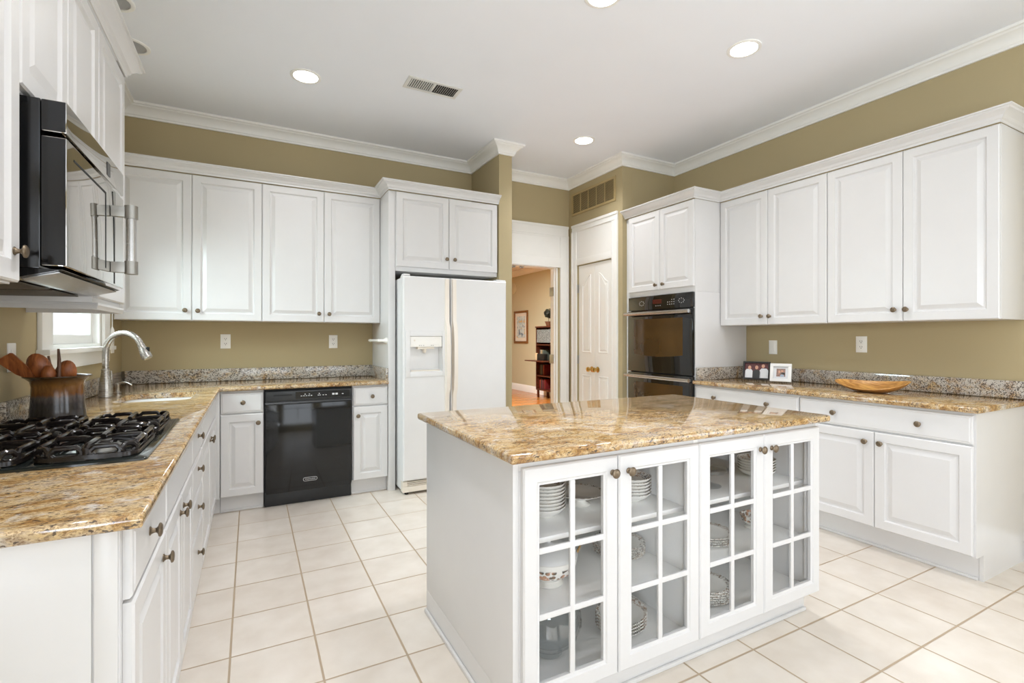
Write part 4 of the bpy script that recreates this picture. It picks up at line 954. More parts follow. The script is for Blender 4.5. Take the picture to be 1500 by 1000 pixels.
# oven tower
OY0, OY1 = 2.887, 3.690
FO = face_right(3.25)
ot = unit('oven_cabinet', 'tall white oven tower cabinet with two doors over the ovens', FO, OY0, OY1, 1.645, RHZ+0.004, 0.637, (3.55, 3.29, 0),
     [(OY0+0.004, 3.275, 1.690, RHZ, 3.225, 1.735), (3.275, OY1-0.004, 1.690, RHZ, 3.315, 1.735)])
mb = MB(FO); mb.box(OY0, OY0+0.019, -0.637, -0.0005, 0.0, 1.6445, 0.001); mb.box(OY1-0.019, OY1, -0.637, -0.0005, 0.0, 1.6445, 0.001); mb.build('side_panel', M['cab'], ot)
mb = MB(FO); mb.box(OY0+0.0195, OY1-0.0195, -0.60, -0.0005, 0.10, 0.28); mb.build('bottom_drawer', M['cab'], ot)
mb = MB(FO); mb.box(OY1+0.0005, RY-0.001, -0.30, -0.005, 0.0, RHZ); mb.build('filler', M['cab'], ot)
cab_crown([(XR-0.002, 3.732), (3.228, 3.732), (3.228, OY0-0.002), (3.538, OY0-0.002), (3.538, RYE-0.002), (XR-0.002, RYE-0.002)][1:], RHZ+0.005, 'white crown molding along the right wall cabinets and oven tower')
ov = thing('double_oven', 'black double wall oven with metal handles in the white tower', 'oven', (3.5, 3.29, 0.29))
F = face_right(3.248)
a, b = OY0+0.006, OY1-0.010
MB(F).box(OY0+0.021, OY1-0.021, -0.56, -0.004, 0.29, 1.640).build('oven_body', M['slot'], ov)
cpn = MB(F); cpn.box(a, b, 0.0, 0.018, 1.515, 1.640, 0.003); cpn = cpn.build('control_panel', M['blackglass'], ov)
for k in range(10): mark(cpn, 3.10+(k % 4)*0.024, 3.107+(k % 4)*0.024, 0.0182, 1.550+(k//4)*0.020, 1.556+(k//4)*0.020)
for cc in (3.02, 3.50):
    for k in range(8): mark(cpn, cc+0.03*math.cos(k*PI/4)-0.003, cc+0.03*math.cos(k*PI/4)+0.003, 0.0182, 1.578+0.020*math.sin(k*PI/4)-0.003, 1.578+0.020*math.sin(k*PI/4)+0.003)
for k in range(3): mark(cpn, 3.26+k*0.026, 3.27+k*0.026, 0.0182, 1.545, 1.550)
MB(F).box(3.25, 3.36, 0.0182, 0.0186, 1.565, 1.605).build('display', M['led'], cpn)
def oven_door(z0, z1, wz0, wz1, hz):
    mb = MB(F); mb.box(a, b, 0.0, 0.026, z0, z1, 0.004); d = mb.build('oven_door', M['blackglass'], ov)
    # window with curved lower edge
    w0, w1 = a+0.105, b-0.085
    pts = [(w0, 0.0262, wz1), (w1, 0.0262, wz1)]
    for k in range(13):
        t_ = k/12.0; pts.append((w1+(w0-w1)*t_, 0.0262, wz0-0.02*math.sin(PI*t_)))
    mb = MB(F); mb.prism(pts, (0, 0.0006, 0)); mb.build('window', M['ovenglass'], d)
    h = MB(F); h.tube([(a+0.005, 0.066, hz), (b+0.002, 0.066, hz)], 0.0135, 14, flat=1.2); h = h.build('handle', M['steel'], d)
    for u in (a+0.03, b-0.02): MB(F).box(u-0.016, u+0.016, 0.0265, 0.066, hz-0.012, hz+0.012, 0.003).build('handle_mount', M['alum'], d)
oven_door(0.945, 1.508, 1.110, 1.432, 1.482)
oven_door(0.380, 0.936, 0.540, 0.850, 0.905)
MB(F).box(a, b, 0.0, 0.02, 0.29, 0.374, 0.003).build('lower_trim', M['black'], ov)

# wall plates
def plate(F, u, z, kind, label, cat):
    t = thing('outlet' if kind == 'outlet' else 'light_switch', label, cat, F(u, 0, z))
    MB(F).rings([rect(u-0.036, u+0.036, z-0.058, z+0.058, 0, 0.0005), rect(u-0.036, u+0.036, z-0.058, z+0.058, 0, 0.004), rect(u-0.036, u+0.036, z-0.058, z+0.058, 0.004, 0.0065)]).build('plate', M['plastic'], t)
    if kind == 'outlet':
        mb = MB(F); 
        for q in (-0.02, 0.02): mb.box(u-0.016, u+0.016, 0.0066, 0.0085, z+q-0.014, z+q+0.014, 0.001)
        mb.build('receptacle', M['plastic'], t)
        mb = MB(F)
        for q in (-0.02, 0.02):
            mb.box(u-0.008, u-0.005, 0.0086, 0.0090, z+q-0.001, z+q+0.008); mb.box(u+0.005, u+0.008, 0.0086, 0.0090, z+q-0.001, z+q+0.008); mb.box(u-0.0025, u+0.0025, 0.0086, 0.0090, z+q-0.010, z+q-0.005)
        mb.build('slot', M['slot'], t)
    else:
        mb = MB(F); mb.box(u-0.016, u+0.016, 0.0066, 0.0095, z-0.033, z+0.033, 0.001); mb.build('rocker', M['plastic'], t)
    return t
plate(face_back(YB), -0.18, 1.230, 'outlet', 'white double outlet on the back wall near the sink corner', 'outlet')
plate(face_back(YB), 0.654, 1.225, 'outlet', 'white double outlet on the back wall above the dishwasher', 'outlet')
plate(face_right(XR), 1.955, 1.212, 'outlet', 'white double outlet on the right wall above the counter middle', 'outlet')
plate(face_right(XR), 2.635, 1.180, 'switch', 'white rocker switch on the right wall behind the picture frames', 'switch')
plate(face_left(XL), 2.71, 1.18, 'switch', 'white switch plate on the left wall behind the crock', 'switch')
plate(face_left(XL), 4.36, 1.21, 'outlet', 'white outlet on the left wall between window and corner', 'outlet')
bc = thing('blind_cord', 'white blind cord with tassel hanging at the sink window', 'cord', (XL+0.028, 4.225, 1.30))
mb = MB(); mb.tube([(XL+0.028, 4.225, 2.2), (XL+0.028, 4.225, 1.33)], 0.003, 6); mb.build('cord', M['plastic'], bc)
mb = MB(); mb.lathe((XL+0.028, 4.225, 1.26), [(0.003, 0.075), (0.012, 0.055), (0.014, 0.03), (0.010, 0.02), (0.013, 0.005), (0.008, 0.0)], n=12); mb.build('tassel', M['plastic'], bc)
tb = thing('towel_bar', 'white towel bar mounted on the refrigerator panel over the back counter', 'towel bar', (0.96, 4.2, 1.23))
mb = MB(); mb.lathe((1.0, 4.10, 1.236), [(0.026, 0.0005), (0.024, -0.012), (0.012, -0.03), (0.012, -0.075), (0.004, -0.08)], axis='x', n=16); mb.build('bracket', M['plastic'], tb)
mb = MB(); mb.tube([(0.93, 4.10, 1.236), (0.93, 4.42, 1.236)], 0.011, 12); mb.build('rod', M['plastic'], tb)
mb = MB(); mb.tube([(0.93, 4.40, 1.236), (0.93, 4.44, 1.236)], [0.014, 0.012], 12); mb.build('end_cap', M['grille'], tb)

# ------------------------------------------------------------------ on the right counter
def lean_frame(label, mat, cx, cy, yawf, wd, ht, border, pic):
    """frame leaning back; local a = across, b = out of the picture, c = up"""
    t = thing('photo_frame', label, 'photo frame', (cx, cy, GT))
    ca, sa = math.cos(yawf), math.sin(yawf); tl = math.radians(12)
    ax = Vector((sa, -ca, 0))           # across (to the viewer's right)
    out = Vector((-ca, -sa, 0)); up = Vector((0, 0, 1))
    upt = up*math.cos(tl)-out*math.sin(tl); outt = out*math.cos(tl)+up*math.sin(tl)
    base_ = Vector((cx, cy, GT+0.0065))
    G = lambda a, b, c: base_+ax*a+outt*b+upt*c
    mb = MB(G); h = wd/2
    mb.box(-h, h, -0.004, 0.014, 0.0, border, 0.002); mb.box(-h, h, -0.004, 0.014, ht-border, ht, 0.002); mb.box(-h, -h+border, -0.004, 0.014, border, ht-border, 0.002); mb.box(h-border, h, -0.004, 0.014, border, ht-border, 0.002)
    mb.build('frame', M[mat], t)
    pic(G, h-border, border, ht-border, t)
    mb = MB(); p = G(0, -0.006, ht*0.6); q = Vector((cx, cy, GT+0.003))-out*0.075; mb.tube([tuple(p), tuple(q)], 0.008, 6, flat=0.4); mb.build('easel_leg', M['blackframe'], t)
    return t
def flat(G, pts, b, mat, name, par):
    mb = MB(G); mb.prism([(p[0], b, p[1]) for p in pts], (0, 0.0004, 0)); return mb.build(name, mat, par)
def circ(x, z, r, ry=None, n=16): return [(x+r*math.cos(2*PI*k/n), z+(ry or r)*math.sin(2*PI*k/n)) for k in range(n)]
skin = simple('photo_skin', (206, 158, 132), 0.4); pmar = simple('photo_maroon', (92, 48, 50), 0.4, var=0.3, scale=60); pwh = simple('photo_white', (222, 224, 226), 0.4); pdk = simple('photo_dark', (52, 54, 54), 0.4)
pmix = simple('photo_mixed', (150, 120, 108), 0.4, var=0.5, scale=70); pblue = simple('photo_blue', (160, 178, 196), 0.4)
def pic_group(G, hw, z0, z1, t):
    H = z1-z0
    ph = flat(G, [(-hw, z0), (hw, z0), (hw, z1), (-hw, z1)], 0.0, pmar, 'photograph', t)
    # three people: pale shirt, dark shirt, pale shirt
    def torso(x, wd, top, mat, nm): flat(G, [(x-wd, z0), (x+wd, z0), (x+wd, z0+top*0.8), (x+wd*0.6, z0+top), (x-wd*0.6, z0+top), (x-wd, z0+top*0.8)], 0.0006, mat, nm, ph)
    torso(-hw*0.66, hw*0.32, H*0.60, pwh, 'pale_shirt'); torso(hw*0.62, hw*0.36, H*0.66, pwh, 'pale_shirt'); torso(0.0, hw*0.32, H*0.54, pdk, 'dark_shirt')
    for x, z in ((-hw*0.60, 0.70), (0.0, 0.72), (hw*0.55, 0.82)): flat(G, circ(x, z0+H*z, H*0.10, H*0.13), 0.0012, skin, 'face', ph)
def pic_close(G, hw, z0, z1, t):
    H = z1-z0; m_ = 0.020
    flat(G, [(-hw, z0), (hw, z0), (hw, z1), (-hw, z1)], 0.0, pwh, 'mat_board', t)
    a = hw-m_; c0, c1 = z0+m_*0.8, z1-m_*0.8
    ph = flat(G, [(-a, c0), (a, c0), (a, c1), (-a, c1)], 0.0006, pmix, 'photograph', t)
    flat(G, circ(-a*0.35, c0+(c1-c0)*0.62, a*0.28, a*0.34), 0.0012, skin, 'face', ph); flat(G, circ(a*0.25, c0+(c1-c0)*0.70, a*0.26, a*0.30), 0.0012, skin, 'face', ph)
    flat(G, [(0.0, c0+(c1-c0)*0.45), (a*0.9, c0+(c1-c0)*0.2), (a*0.9, c0+(c1-c0)*0.5), (a*0.3, c0+(c1-c0)*0.55)], 0.0012, pdk, 'dark_shirt', ph)
    flat(G, [(-a*0.2, c0+0.001), (a*0.8, c0+0.001), (a*0.6, c0+(c1-c0)*0.25), (0, c0+(c1-c0)*0.28)], 0.0012, pblue, 'blue_shirt', ph)
lean_frame('black photo frame showing three people on the right counter', 'blackframe', 3.655, 2.625, 0.40, 0.205, 0.150, 0.014, pic_group)
lean_frame('white photo frame next to the black one on the right counter', 'whiteframe', 3.655, 2.415, 0.40, 0.150, 0.142, 0.024, pic_close)
# leaf-shaped wooden bowl
BX, BY = 3.515, 1.715
mb = MB(); rs = []; n = 40
def bowl_ring(sc, z, tipz=0.0):
    r = []
    for k in range(n):
        a_ = 2*PI*k/n; y = 0.215*sc*math.cos(a_); wdt = 0.105*sc*math.sin(a_)*(1-0.25*math.cos(a_))
        r.append((BX+wdt, BY+y, GT+z+tipz*(math.cos(a_)**2)*(0.75 if math.cos(a_) > 0 else 1.15)+wdt*0.20*min(1.0, z/0.04)))
    return r
for sc, z, tz in ((0.30, 0.0008, 0.0), (0.46, 0.004, 0.001), (0.70, 0.020, 0.006), (0.90, 0.036, 0.016), (1.0, 0.044, 0.028), (0.985, 0.047, 0.028), (0.94, 0.043, 0.026), (0.85, 0.034, 0.016), (0.66, 0.024, 0.006), (0.42, 0.011, 0.001), (0.05, 0.008, 0.0)): rs.append(bowl_ring(sc, z, tz))
mb.rings(rs); bw = tag(mb.build('wooden_bowl', M['bowlwood'], origin=(BX, BY, GT), smooth=60), 'long golden leaf-shaped wooden bowl on the right counter', 'bowl')

# ------------------------------------------------------------------ island
IX0, IX1, IYF, IYB = 0.717, 2.292, 1.345, 2.190
isl = thing('island_cabinet', 'white kitchen island cabinet with four glazed doors full of china', 'island', (1.5, 1.77, 0))
IZ = 0.100
mb = MB(); mb.box(IX0, IX0+0.020, IYF+0.0005, IYB, IZ, GB-0.001, 0.001); mb.box(IX0, IX0+0.020, IYF+0.06, IYB, 0.0, IZ-0.0005); mb.build('side_panel', M['cab'], isl)
mb = MB(); mb.box(IX1-0.020, IX1, IYF+0.0005, IYB, IZ, GB-0.001, 0.001); mb.box(IX1-0.020, IX1, IYF+0.06, IYB, 0.0, IZ-0.0005); mb.build('side_panel', M['cab'], isl)
mb = MB(); mb.box(IX0-0.012, IX0-0.0005, IYF+0.06, IYB, 0.0, 0.018, 0.005); mb.build('shoe_molding', M['cab'], isl)
MB().box(IX0+0.0205, IX1-0.0205, IYB-0.018, IYB, 0.0, GB-0.001).build('back_panel', M['cabin'], isl)
MB().box(1.504, 1.526, IYF+0.0005, IYB-0.0185, IZ, GB-0.001).build('partition', M['cabin'], isl)
FI = face_back(IYF)
mb = MB(FI); mb.box(IX0+0.0205, 1.5035, -0.80, -0.0015, IZ, 0.118); mb.box(1.5265, IX1-0.0205, -0.80, -0.0015, IZ, 0.118); mb.build('bottom_panel', M['cabin'], isl)
mb = MB(FI); mb.box(IX0+0.0205, IX1-0.0205, -0.06, -0.0415, 0.0, IZ-0.0005, 0.001); mb.box(IX0+0.0205, IX1-0.0205, -0.0412, -0.030, 0.0, 0.016, 0.004); mb.build('toe_kick', M['cab'], isl)
for (a, b) in ((IX0+0.0205, 1.5035), (1.5265, IX1-0.0205)):
    mb = MB(FI); mb.box(a, b, -0.022, -0.001, GB-0.035, GB-0.0015); mb.box(a, a+0.03, -0.022, -0.001, 0.1185, GB-0.036); mb.box(b-0.03, b, -0.022, -0.001, 0.1185, GB-0.036); mb.build('face_frame', M['cab'], isl)
    for z in (0.345, 0.600): MB(FI).box(a+0.003, b-0.003, -0.78, -0.045, z-0.018, z, 0.002).build('shelf', M['cabin'], isl)
def glass_door(u0, u1, z0, z1, ku, kz):
    g = 0.002; u0 += g; u1 -= g; st = 0.060
    mb = MB(FI)
    R_ = lambda i, w: rect(u0, u1, z0, z1, i, w)
    mb.rings([R_(0, 0.0005), R_(0, T-0.005), R_(0.005, T), R_(st-0.012, T), R_(st-0.008, T-0.004), R_(st, T-0.006), R_(st, 0.0005), R_(0, 0.0005)], False, False)
    a0, a1, c0, c1 = u0+st, u1-st, z0+st, z1-st
    cu = (a0+a1)/2; mw_ = 0.010
    mb.box(cu-mw_, cu+mw_, 0.005, T-0.004, c0, c1, 0.003)
    for k in (1, 2):
        c = c0+(c1-c0)*k/3; mb.box(a0, a1, 0.0055, T-0.0045, c-mw_, c+mw_, 0.003)
    d = mb.build('door', M['cab'], isl, smooth=20)
    MB(FI).box(a0-0.006, a1+0.006, 0.0020, 0.0045, c0-0.006, c1+0.006).build('glass_pane', M['glass'], d)
    knob(FI, ku, kz, d)
DZ0, DZ1 = 0.106, 0.855
glass_door(0.742, 1.119, DZ0, DZ1, 1.092, 0.800); glass_door(1.119, 1.516, DZ0, DZ1, 1.163, 0.798)
glass_door(1.516, 1.900, DZ0, DZ1, 1.872, 0.796); glass_door(1.900, 2.292, DZ0, DZ1, 1.945, 0.795)
it = MB(); slab_profile(it, [(0.688, 1.297), (2.322, 1.297), (2.322, 2.235), (0.688, 2.235)], GB, GT)
tag(it.build('countertop', M['granite'], origin=(1.5, 1.77, GB), smooth=50), 'rectangular speckled gold granite top of the kitchen island', 'countertop')

# china in the island
ORD = ['topmost', 'second from the top', 'third from the top', 'fourth from the top', 'fifth from the top', 'sixth from the top', 'seventh from the top', 'eighth from the top']
def plate_mesh(r, h, mat, name, oval=1.0, n=40, foot=0.55):
    mb = MB(); t_ = 0.0035
    mb.lathe((0, 0, 0), [(0.001, 0.001), (r*foot*0.95, 0.001), (r*foot, 0.0), (r*foot*1.05, 0.003), (r*0.72, 0.004+h*0.12), (r*0.97, h-0.002), (r, h), (r*0.985, h+0.0015), (r*0.72, 0.008+h*0.14), (r*0.6, 0.0075), (r*0.3, 0.007), (0.001, 0.007)], n=n, sx=1.0, sy=oval, caps=False)
    return mb.build(name, M[mat], origin=(0, 0, 0), smooth=60)
def bowl_mesh(r, h, mat, name, n=40):
    mb = MB()
    mb.lathe((0, 0, 0), [(0.001, 0.003), (r*0.45, 0.003), (r*0.46, 0.0), (r*0.50, 0.0), (r*0.52, 0.004), (r*0.80, h*0.42), (r*0.95, h*0.80), (r, h), (r*0.985, h+0.001), (r*0.92, h*0.80), (r*0.76, h*0.44), (r*0.48, 0.009), (0.001, 0.008)], n=n, caps=False)
    return mb.build(name, M[mat], origin=(0, 0, 0), smooth=60)
def stack(src, x, y, z, pitch, count, where, what, cat, group, rot=0.0, first=True):
    for k in range(count):                       # k = 0 at the bottom
        lab = f'{what}, {ORD[count-1-k]} {where}'
        o = src if first and k == 0 else copy_thing(src, (0, 0, 0))
        o.location = (x, y, z+0.0008+k*pitch); o.rotation_euler = (0, 0, rot+0.35*k)
        tag(o, lab, cat, group)
b1 = bowl_mesh(0.082, 0.038, 'china', 'china_bowl')
stack(b1, 0.968, 1.570, 0.600, 0.0125, 8, 'behind the leftmost glass door', 'filigree china bowl', 'bowl', 'china bowls stacked behind the leftmost glass door')
b2 = bowl_mesh(0.080, 0.034, 'china', 'china_bowl')
stack(b2, 1.379, 1.555, 0.600, 0.0125, 6, 'on the upper shelf, second door', 'filigree china bowl', 'bowl', 'china bowls stacked on the upper shelf behind the second glass door')
p1 = plate_mesh(0.110, 0.016, 'bigchina', 'china_plate')
stack(p1, 1.385, 1.640, 0.345, 0.0095, 5, 'on the middle shelf, left cabinet', 'gold-rimmed china plate', 'plate', 'china plates on the middle shelf of the left glass cabinet')
pl = plate_mesh(0.125, 0.018, 'bigchina', 'oval_platter', oval=0.78)
stack(pl, 1.305, 1.530, 0.118, 0.0125, 4, 'on the cabinet floor, left cabinet', 'oval filigree-rimmed china platter', 'platter', 'oval platters on the floor of the left glass cabinet', rot=0.4)
for o in [o for o in COL.objects if o.name.startswith('oval_platter')]: o.rotation_euler.z = 0.5
# footed dish beside the bowls
fd_ = MB(); fd_.lathe((0, 0, 0), [(0.001, 0.002), (0.040, 0.002), (0.042, 0.0), (0.044, 0.003), (0.026, 0.012), (0.024, 0.022), (0.06, 0.034), (0.098, 0.050), (0.100, 0.053), (0.096, 0.054), (0.06, 0.039), (0.001, 0.033)], n=36, caps=False)
fo = fd_.build('footed_dish', M['bigchina'], origin=(0, 0, 0), smooth=60); fo.location = (1.152, 1.600, 0.6008); tag(fo, 'low footed filigree china dish on the upper shelf beside the bowl stack', 'dish')
# tureen with gold handles
tx, ty, tz = 0.985, 1.568, 0.3458
tu = thing('tureen', 'white china tureen with floral band and gold handles on the middle shelf', 'tureen', (tx, ty, tz))
mb = MB(); mb.lathe((tx, ty, tz), [(0.001, 0.003), (0.052, 0.003), (0.055, 0.0), (0.058, 0.004), (0.045, 0.018), (0.06, 0.030), (0.095, 0.055), (0.108, 0.085), (0.110, 0.105), (0.106, 0.106), (0.092, 0.06), (0.001, 0.036)], n=40, caps=False); mb.build('bowl', M['tureen'], tu, smooth=60)
mb = MB(); mb.lathe((tx, ty, tz), [(0.111, 0.107), (0.108, 0.112), (0.085, 0.130), (0.045, 0.142), (0.014, 0.146), (0.009, 0.150), (0.012, 0.160), (0.008, 0.168), (0.001, 0.169)], n=40); mb.build('lid', M['fridge'], tu, smooth=60)
for s_ in (-1, 1):
    mb = MB(); mb.tube([(tx+s_*0.104, ty, tz+0.075), (tx+s_*0.130, ty, tz+0.080), (tx+s_*0.146, ty, tz+0.105), (tx+s_*0.138, ty, tz+0.126), (tx+s_*0.112, ty, tz+0.122), (tx+s_*0.104, ty, tz+0.100)], 0.005, 8); mb.build('handle', M['gold'], tu)
# cut crystal bowl
mb = MB(); n = 48
prof = [(0.045, 0.0), (0.048, 0.004), (0.035, 0.014), (0.060, 0.026), (0.098, 0.060), (0.116, 0.110), (0.112, 0.150), (0.106, 0.150), (0.108, 0.110), (0.09, 0.064), (0.05, 0.034), (0.002, 0.030)]
rs = []
for j, (r, h) in enumerate(prof):
    ring = []
    for k in range(n):
        q = r*(1+(0.025*(1 if (k+j) % 2 else -1) if 3 < j < 7 else 0)); hh = h+(0.008 if j in (6, 7) and (k//2) % 2 else 0)
        ring.append((q*math.cos(2*PI*k/n), q*math.sin(2*PI*k/n), hh))
    rs.append(ring)
mb.rings(rs); cb_ = mb.build('crystal_bowl', M['crystal'], origin=(0, 0, 0), smooth=15); cb_.location = (0.959, 1.520, 0.1188); tag(cb_, 'cut crystal bowl on the cabinet floor behind the leftmost glass door', 'bowl')
# right cabinet
b3 = bowl_mesh(0.085, 0.034, 'china', 'china_bowl')
stack(b3, 2.145, 1.540, 0.600, 0.0125, 5, 'on the upper shelf, right cabinet', 'filigree china bowl', 'bowl', 'china bowls on the upper shelf of the right glass cabinet')
mb = MB(); mb.lathe((0, 0, 0), [(0.001, 0.001), (0.055, 0.001), (0.056, 0.003), (0.012, 0.014), (0.008, 0.045), (0.014, 0.058), (0.080, 0.068), (0.085, 0.082), (0.082, 0.083), (0.076, 0.072), (0.001, 0.066)], n=36, caps=False)
gs = mb.build('cake_stand', M['crystal'], origin=(0, 0, 0), smooth=40); gs.location = (1.800, 1.530, 0.6008); tag(gs, 'clear glass pedestal dish on the upper shelf of the right cabinet', 'dish')
p2 = copy_thing(p1, (0, 0, 0)); stack(p2, 1.825, 1.554, 0.345, 0.0095, 4, 'on the middle shelf, right cabinet', 'gold-rimmed china plate', 'plate', 'china plates on the middle shelf of the right glass cabinet')
p3 = copy_thing(p1, (0, 0, 0)); stack(p3, 1.777, 1.525, 0.118, 0.0095, 6, 'on the cabinet floor, right cabinet', 'gold-rimmed china plate', 'plate', 'china plates on the floor of the right glass cabinet')
gx, gy, gz = 2.150, 1.560, 0.3458
gb = thing('gravy_boat', 'white china gravy boat with gold handle on the middle right shelf', 'gravy boat', (gx, gy, gz))
mb = MB(); mb.lathe((gx, gy, gz), [(0.001, 0.002), (0.032, 0.002), (0.034, 0.0), (0.036, 0.004), (0.026, 0.014), (0.045, 0.034), (0.054, 0.062), (0.050, 0.062), (0.040, 0.036), (0.001, 0.02)], n=32, sx=1.3, caps=False); mb.build('body', M['tureen'], gb, smooth=60)
mb = MB(); mb.tube([(gx+0.066, gy, gz+0.060), (gx+0.094, gy, gz+0.074), (gx+0.106, gy, gz+0.050), (gx+0.084, gy, gz+0.028), (gx+0.060, gy, gz+0.034)], 0.004, 8); mb.build('handle', M['gold'], gb)

# ------------------------------------------------------------------ hall furnishings
DX0, DX1, DY0, DY1 = 5.35, 5.665, 8.25, 9.0
dk = thing('secretary_desk', 'dark wooden secretary bookcase with drop-front shelf in the hall', 'desk', (5.5, 8.6, 0))
mb = MB()
for x in (DX0+0.02, DX1-0.06):
    for y in (DY0+0.01, DY1-0.05): mb.box(x, x+0.04, y, y+0.04, 0.0005, 0.16, 0.003)
mb.build('leg', M['deskwood'], dk)
mb = MB()
mb.box(DX0, DX1, DY0, DY0+0.02, 0.16, 1.47); mb.box(DX0, DX1, DY1-0.02, DY1, 0.16, 1.47); mb.box(DX1-0.012, DX1, DY0+0.02, DY1-0.02, 0.16, 1.47)
for z in (0.16, 0.45, 0.76, 1.10): mb.box(DX0, DX1-0.012, DY0+0.02, DY1-0.02, z, z+0.025)
mb.box(DX0-0.015, DX1, DY0-0.012, DY1+0.012, 1.4705, 1.50, 0.004); mb.build('carcass', M['deskwood'], dk)
MB().box(5.08, DX0-0.001, DY0+0.02, DY1+0.01, 0.775, 0.797, 0.004).build('drop_front', M['deskwood'], dk)
gd = MB(); F = face_right(DX0-0.001)
gd.box(DY0+0.01, DY1-0.01, 0.0, 0.018, 1.125, 1.16, 0.002); gd.box(DY0+0.01, DY1-0.01, 0.0, 0.018, 1.43, 1.465, 0.002); gd.box(DY0+0.01, DY0+0.05, 0.0, 0.018, 1.16, 1.43, 0.002); gd.box(DY1-0.05, DY1-0.01, 0.0, 0.018, 1.16, 1.43, 0.002)
for k in range(1, 6): 
    c = DY0+0.05+(DY1-DY0-0.10)*k/6; gd.box(c-0.003, c+0.003, 0.004, 0.012, 1.16, 1.43)
gdo = gd.build('door', M['deskwood'], dk); MB(F).box(DY0+0.05, DY1-0.05, 0.002, 0.005, 1.16, 1.43).build('glass_pane', M['deskglass'], gdo)
bc_ = [(120, 30, 28), (46, 52, 70), (150, 120, 76), (64, 38, 30), (92, 96, 84), (130, 70, 40), (40, 40, 42), (168, 150, 120)]
bmats = [simple('book_cloth', c, 0.6) for c in bc_]
WH = ['nearest the far side', 'second in', 'third in', 'fourth in', 'fifth in', 'sixth in', 'seventh in']
for shelf, z0_, cnt, hmin in (('lower desk shelf', 0.1855, 7, 0.18), ('middle desk shelf', 0.4755, 6, 0.19), ('open niche of the desk', 0.7855, 4, 0.20)):
    y = DY1-0.03
    for k in range(cnt):
        t_ = random.uniform(0.025, 0.045); h = hmin+random.uniform(0, 0.045); y -= t_
        o = MB().box(DX0+0.07, DX0+0.24, y, y+t_-0.002, z0_, z0_+h, 0.003).build('book', bmats[random.randrange(8)], origin=(DX0+0.15, y, z0_))
        tag(o, f'upright book in the {shelf}, {WH[k]}', 'book', f'books in the {shelf}')
o = MB().box(5.27, 5.28, 8.80, 8.90, 0.798, 0.94, 0.002).build('greeting_card', simple('pale_card', (216, 184, 140), 0.6), origin=(5.27, 8.85, 0.798)); tag(o, 'pale card standing on the drop front of the hall desk', 'card')
o = MB().box(5.22, 5.33, 8.50, 8.74, 0.798, 0.93, 0.006).build('dark_box', M['blackframe'], origin=(5.27, 8.6, 0.798)); tag(o, 'dark box on the drop front of the hall desk', 'box')
tp = thing('topiary', 'small round topiary in a brown pot on the hall desk', 'plant', (5.48, 8.70, 1.50))
mb = MB(); mb.lathe((5.48, 8.70, 1.5008), [(0.045, 0.0), (0.075, 0.085), (0.082, 0.085), (0.082, 0.10), (0.07, 0.10)], n=20); mb.build('pot', M['pot'], tp)
mb = MB(); mb.tube([(5.48, 8.70, 1.59), (5.482, 8.70, 1.70)], 0.006, 6); mb.build('stem', M['deskwood'], tp)
mb = MB(); rnd = random.Random(3)
for k in range(150):
    v = Vector((rnd.gauss(0, 1), rnd.gauss(0, 1), rnd.gauss(0, 1))).normalized()*rnd.uniform(0.06, 0.10)
    c = Vector((5.482, 8.70, 1.765))+v; t1 = v.cross(Vector((rnd.random(), rnd.random(), rnd.random()))).normalized()*0.018; t2 = v.cross(t1).normalized()*0.028
    mb.rings([[tuple(c-t2), tuple(c+t1), tuple(c+t2), tuple(c-t1)], [tuple(c-t2+v*0.06), tuple(c+t1+v*0.06), tuple(c+t2+v*0.06), tuple(c-t1+v*0.06)]])
mb.ball((5.482, 8.70, 1.765), 0.062, 8); mb.build('foliage', M['leaf'], tp)
F = face_right(HX)
pf = thing('framed_picture', 'framed pastel picture on the hall wall', 'picture', (HX-0.02, 10.27, 1.15))
a, b, c0, c1 = 9.93, 10.60, 1.13, 1.90
mb = MB(F); fw = 0.05
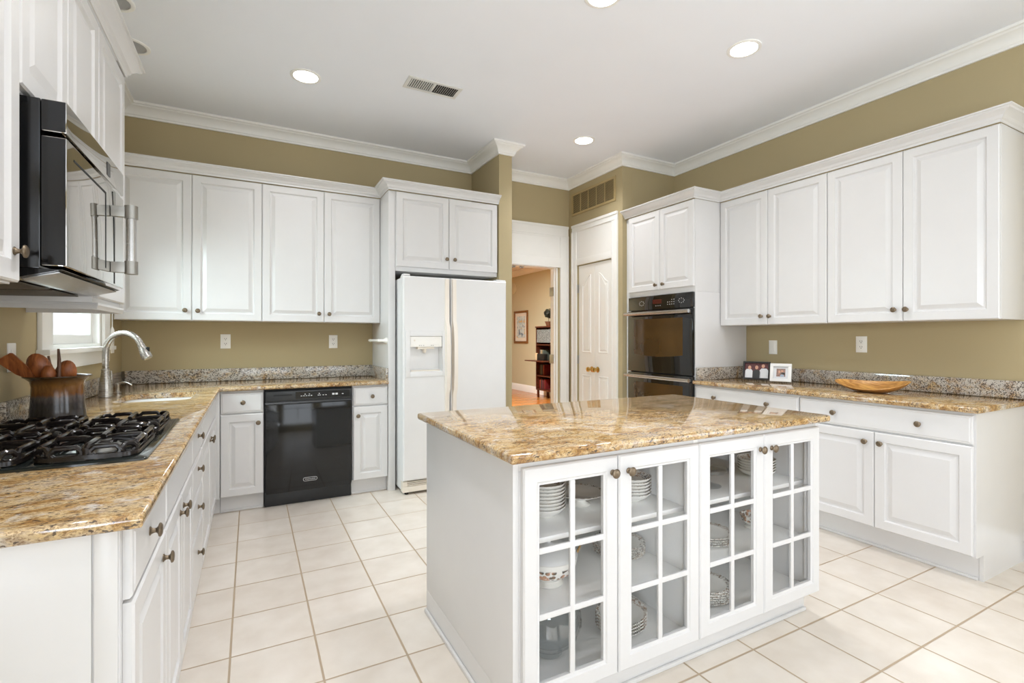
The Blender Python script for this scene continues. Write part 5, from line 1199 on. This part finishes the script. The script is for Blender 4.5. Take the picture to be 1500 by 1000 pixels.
mb.box(a, b, 0.001, 0.03, c0, c0+fw, 0.006); mb.box(a, b, 0.001, 0.03, c1-fw, c1, 0.006); mb.box(a, a+fw, 0.001, 0.03, c0+fw, c1-fw, 0.006); mb.box(b-fw, b, 0.001, 0.03, c0+fw, c1-fw, 0.006); mb.build('frame', M['goldframe'], pf)
MB(F).box(a+fw, b-fw, 0.002, 0.010, c0+fw, c1-fw).build('mat_board', simple('cream_mat', (226, 216, 200), 0.6), pf)
am, ant, ab = newmat('pastel_print'); tcx = N(ant, 'ShaderNodeTexCoord'); nz = N(ant, 'ShaderNodeTexNoise', i_Scale=7.0, i_Detail=4.0)
rr = ramp(ant, [(0.35, lin((110, 132, 150))), (0.45, lin((214, 220, 214))), (0.55, lin((170, 196, 204))), (0.62, lin((226, 178, 80))), (0.72, lin((214, 206, 190)))])
ant.links.new(tcx.outputs['Object'], nz.inputs['Vector']); ant.links.new(nz.outputs['Fac'], rr.inputs[0]); ant.links.new(rr.outputs[0], ab.inputs['Base Color'])
MB(F).box(a+0.14, b-0.13, 0.0105, 0.012, c0+0.13, c1-0.13).build('print', am, pf)
sm = MB(F); sm.lathe((10.63, 0.0005, 2.46), [(0.14, 0.0), (0.14, 0.02), (0.11, 0.035), (0.05, 0.04), (0.001, 0.04)], axis='w', n=24)
tag(sm.build('door_chime', M['hallwall'], origin=(HX, 10.63, 2.46)), 'round beige disc high on the hall wall', 'wall fixture')
# kinds that repeat share a group
for pre, g in (('wall_cabinet', 'white upper cabinets'), ('base_cabinet', 'white base cabinets'), ('recessed_light', 'recessed ceiling lights'), ('outlet', 'white wall outlets'),
               ('light_switch', 'white wall switches'), ('wooden_', 'wooden utensils in the crock'), ('photo_frame', 'photo frames on the right counter'), ('countertop', 'granite countertops'),
               ('cabinet_crown', 'crown moldings of the wall cabinets'), ('end_panel', 'white cabinet end panels')):
    for o in COL.objects:
        if o.parent is None and 'category' in o and 'group' not in o and o.name.startswith(pre) and not o.name.startswith('wooden_bowl'): o['group'] = g
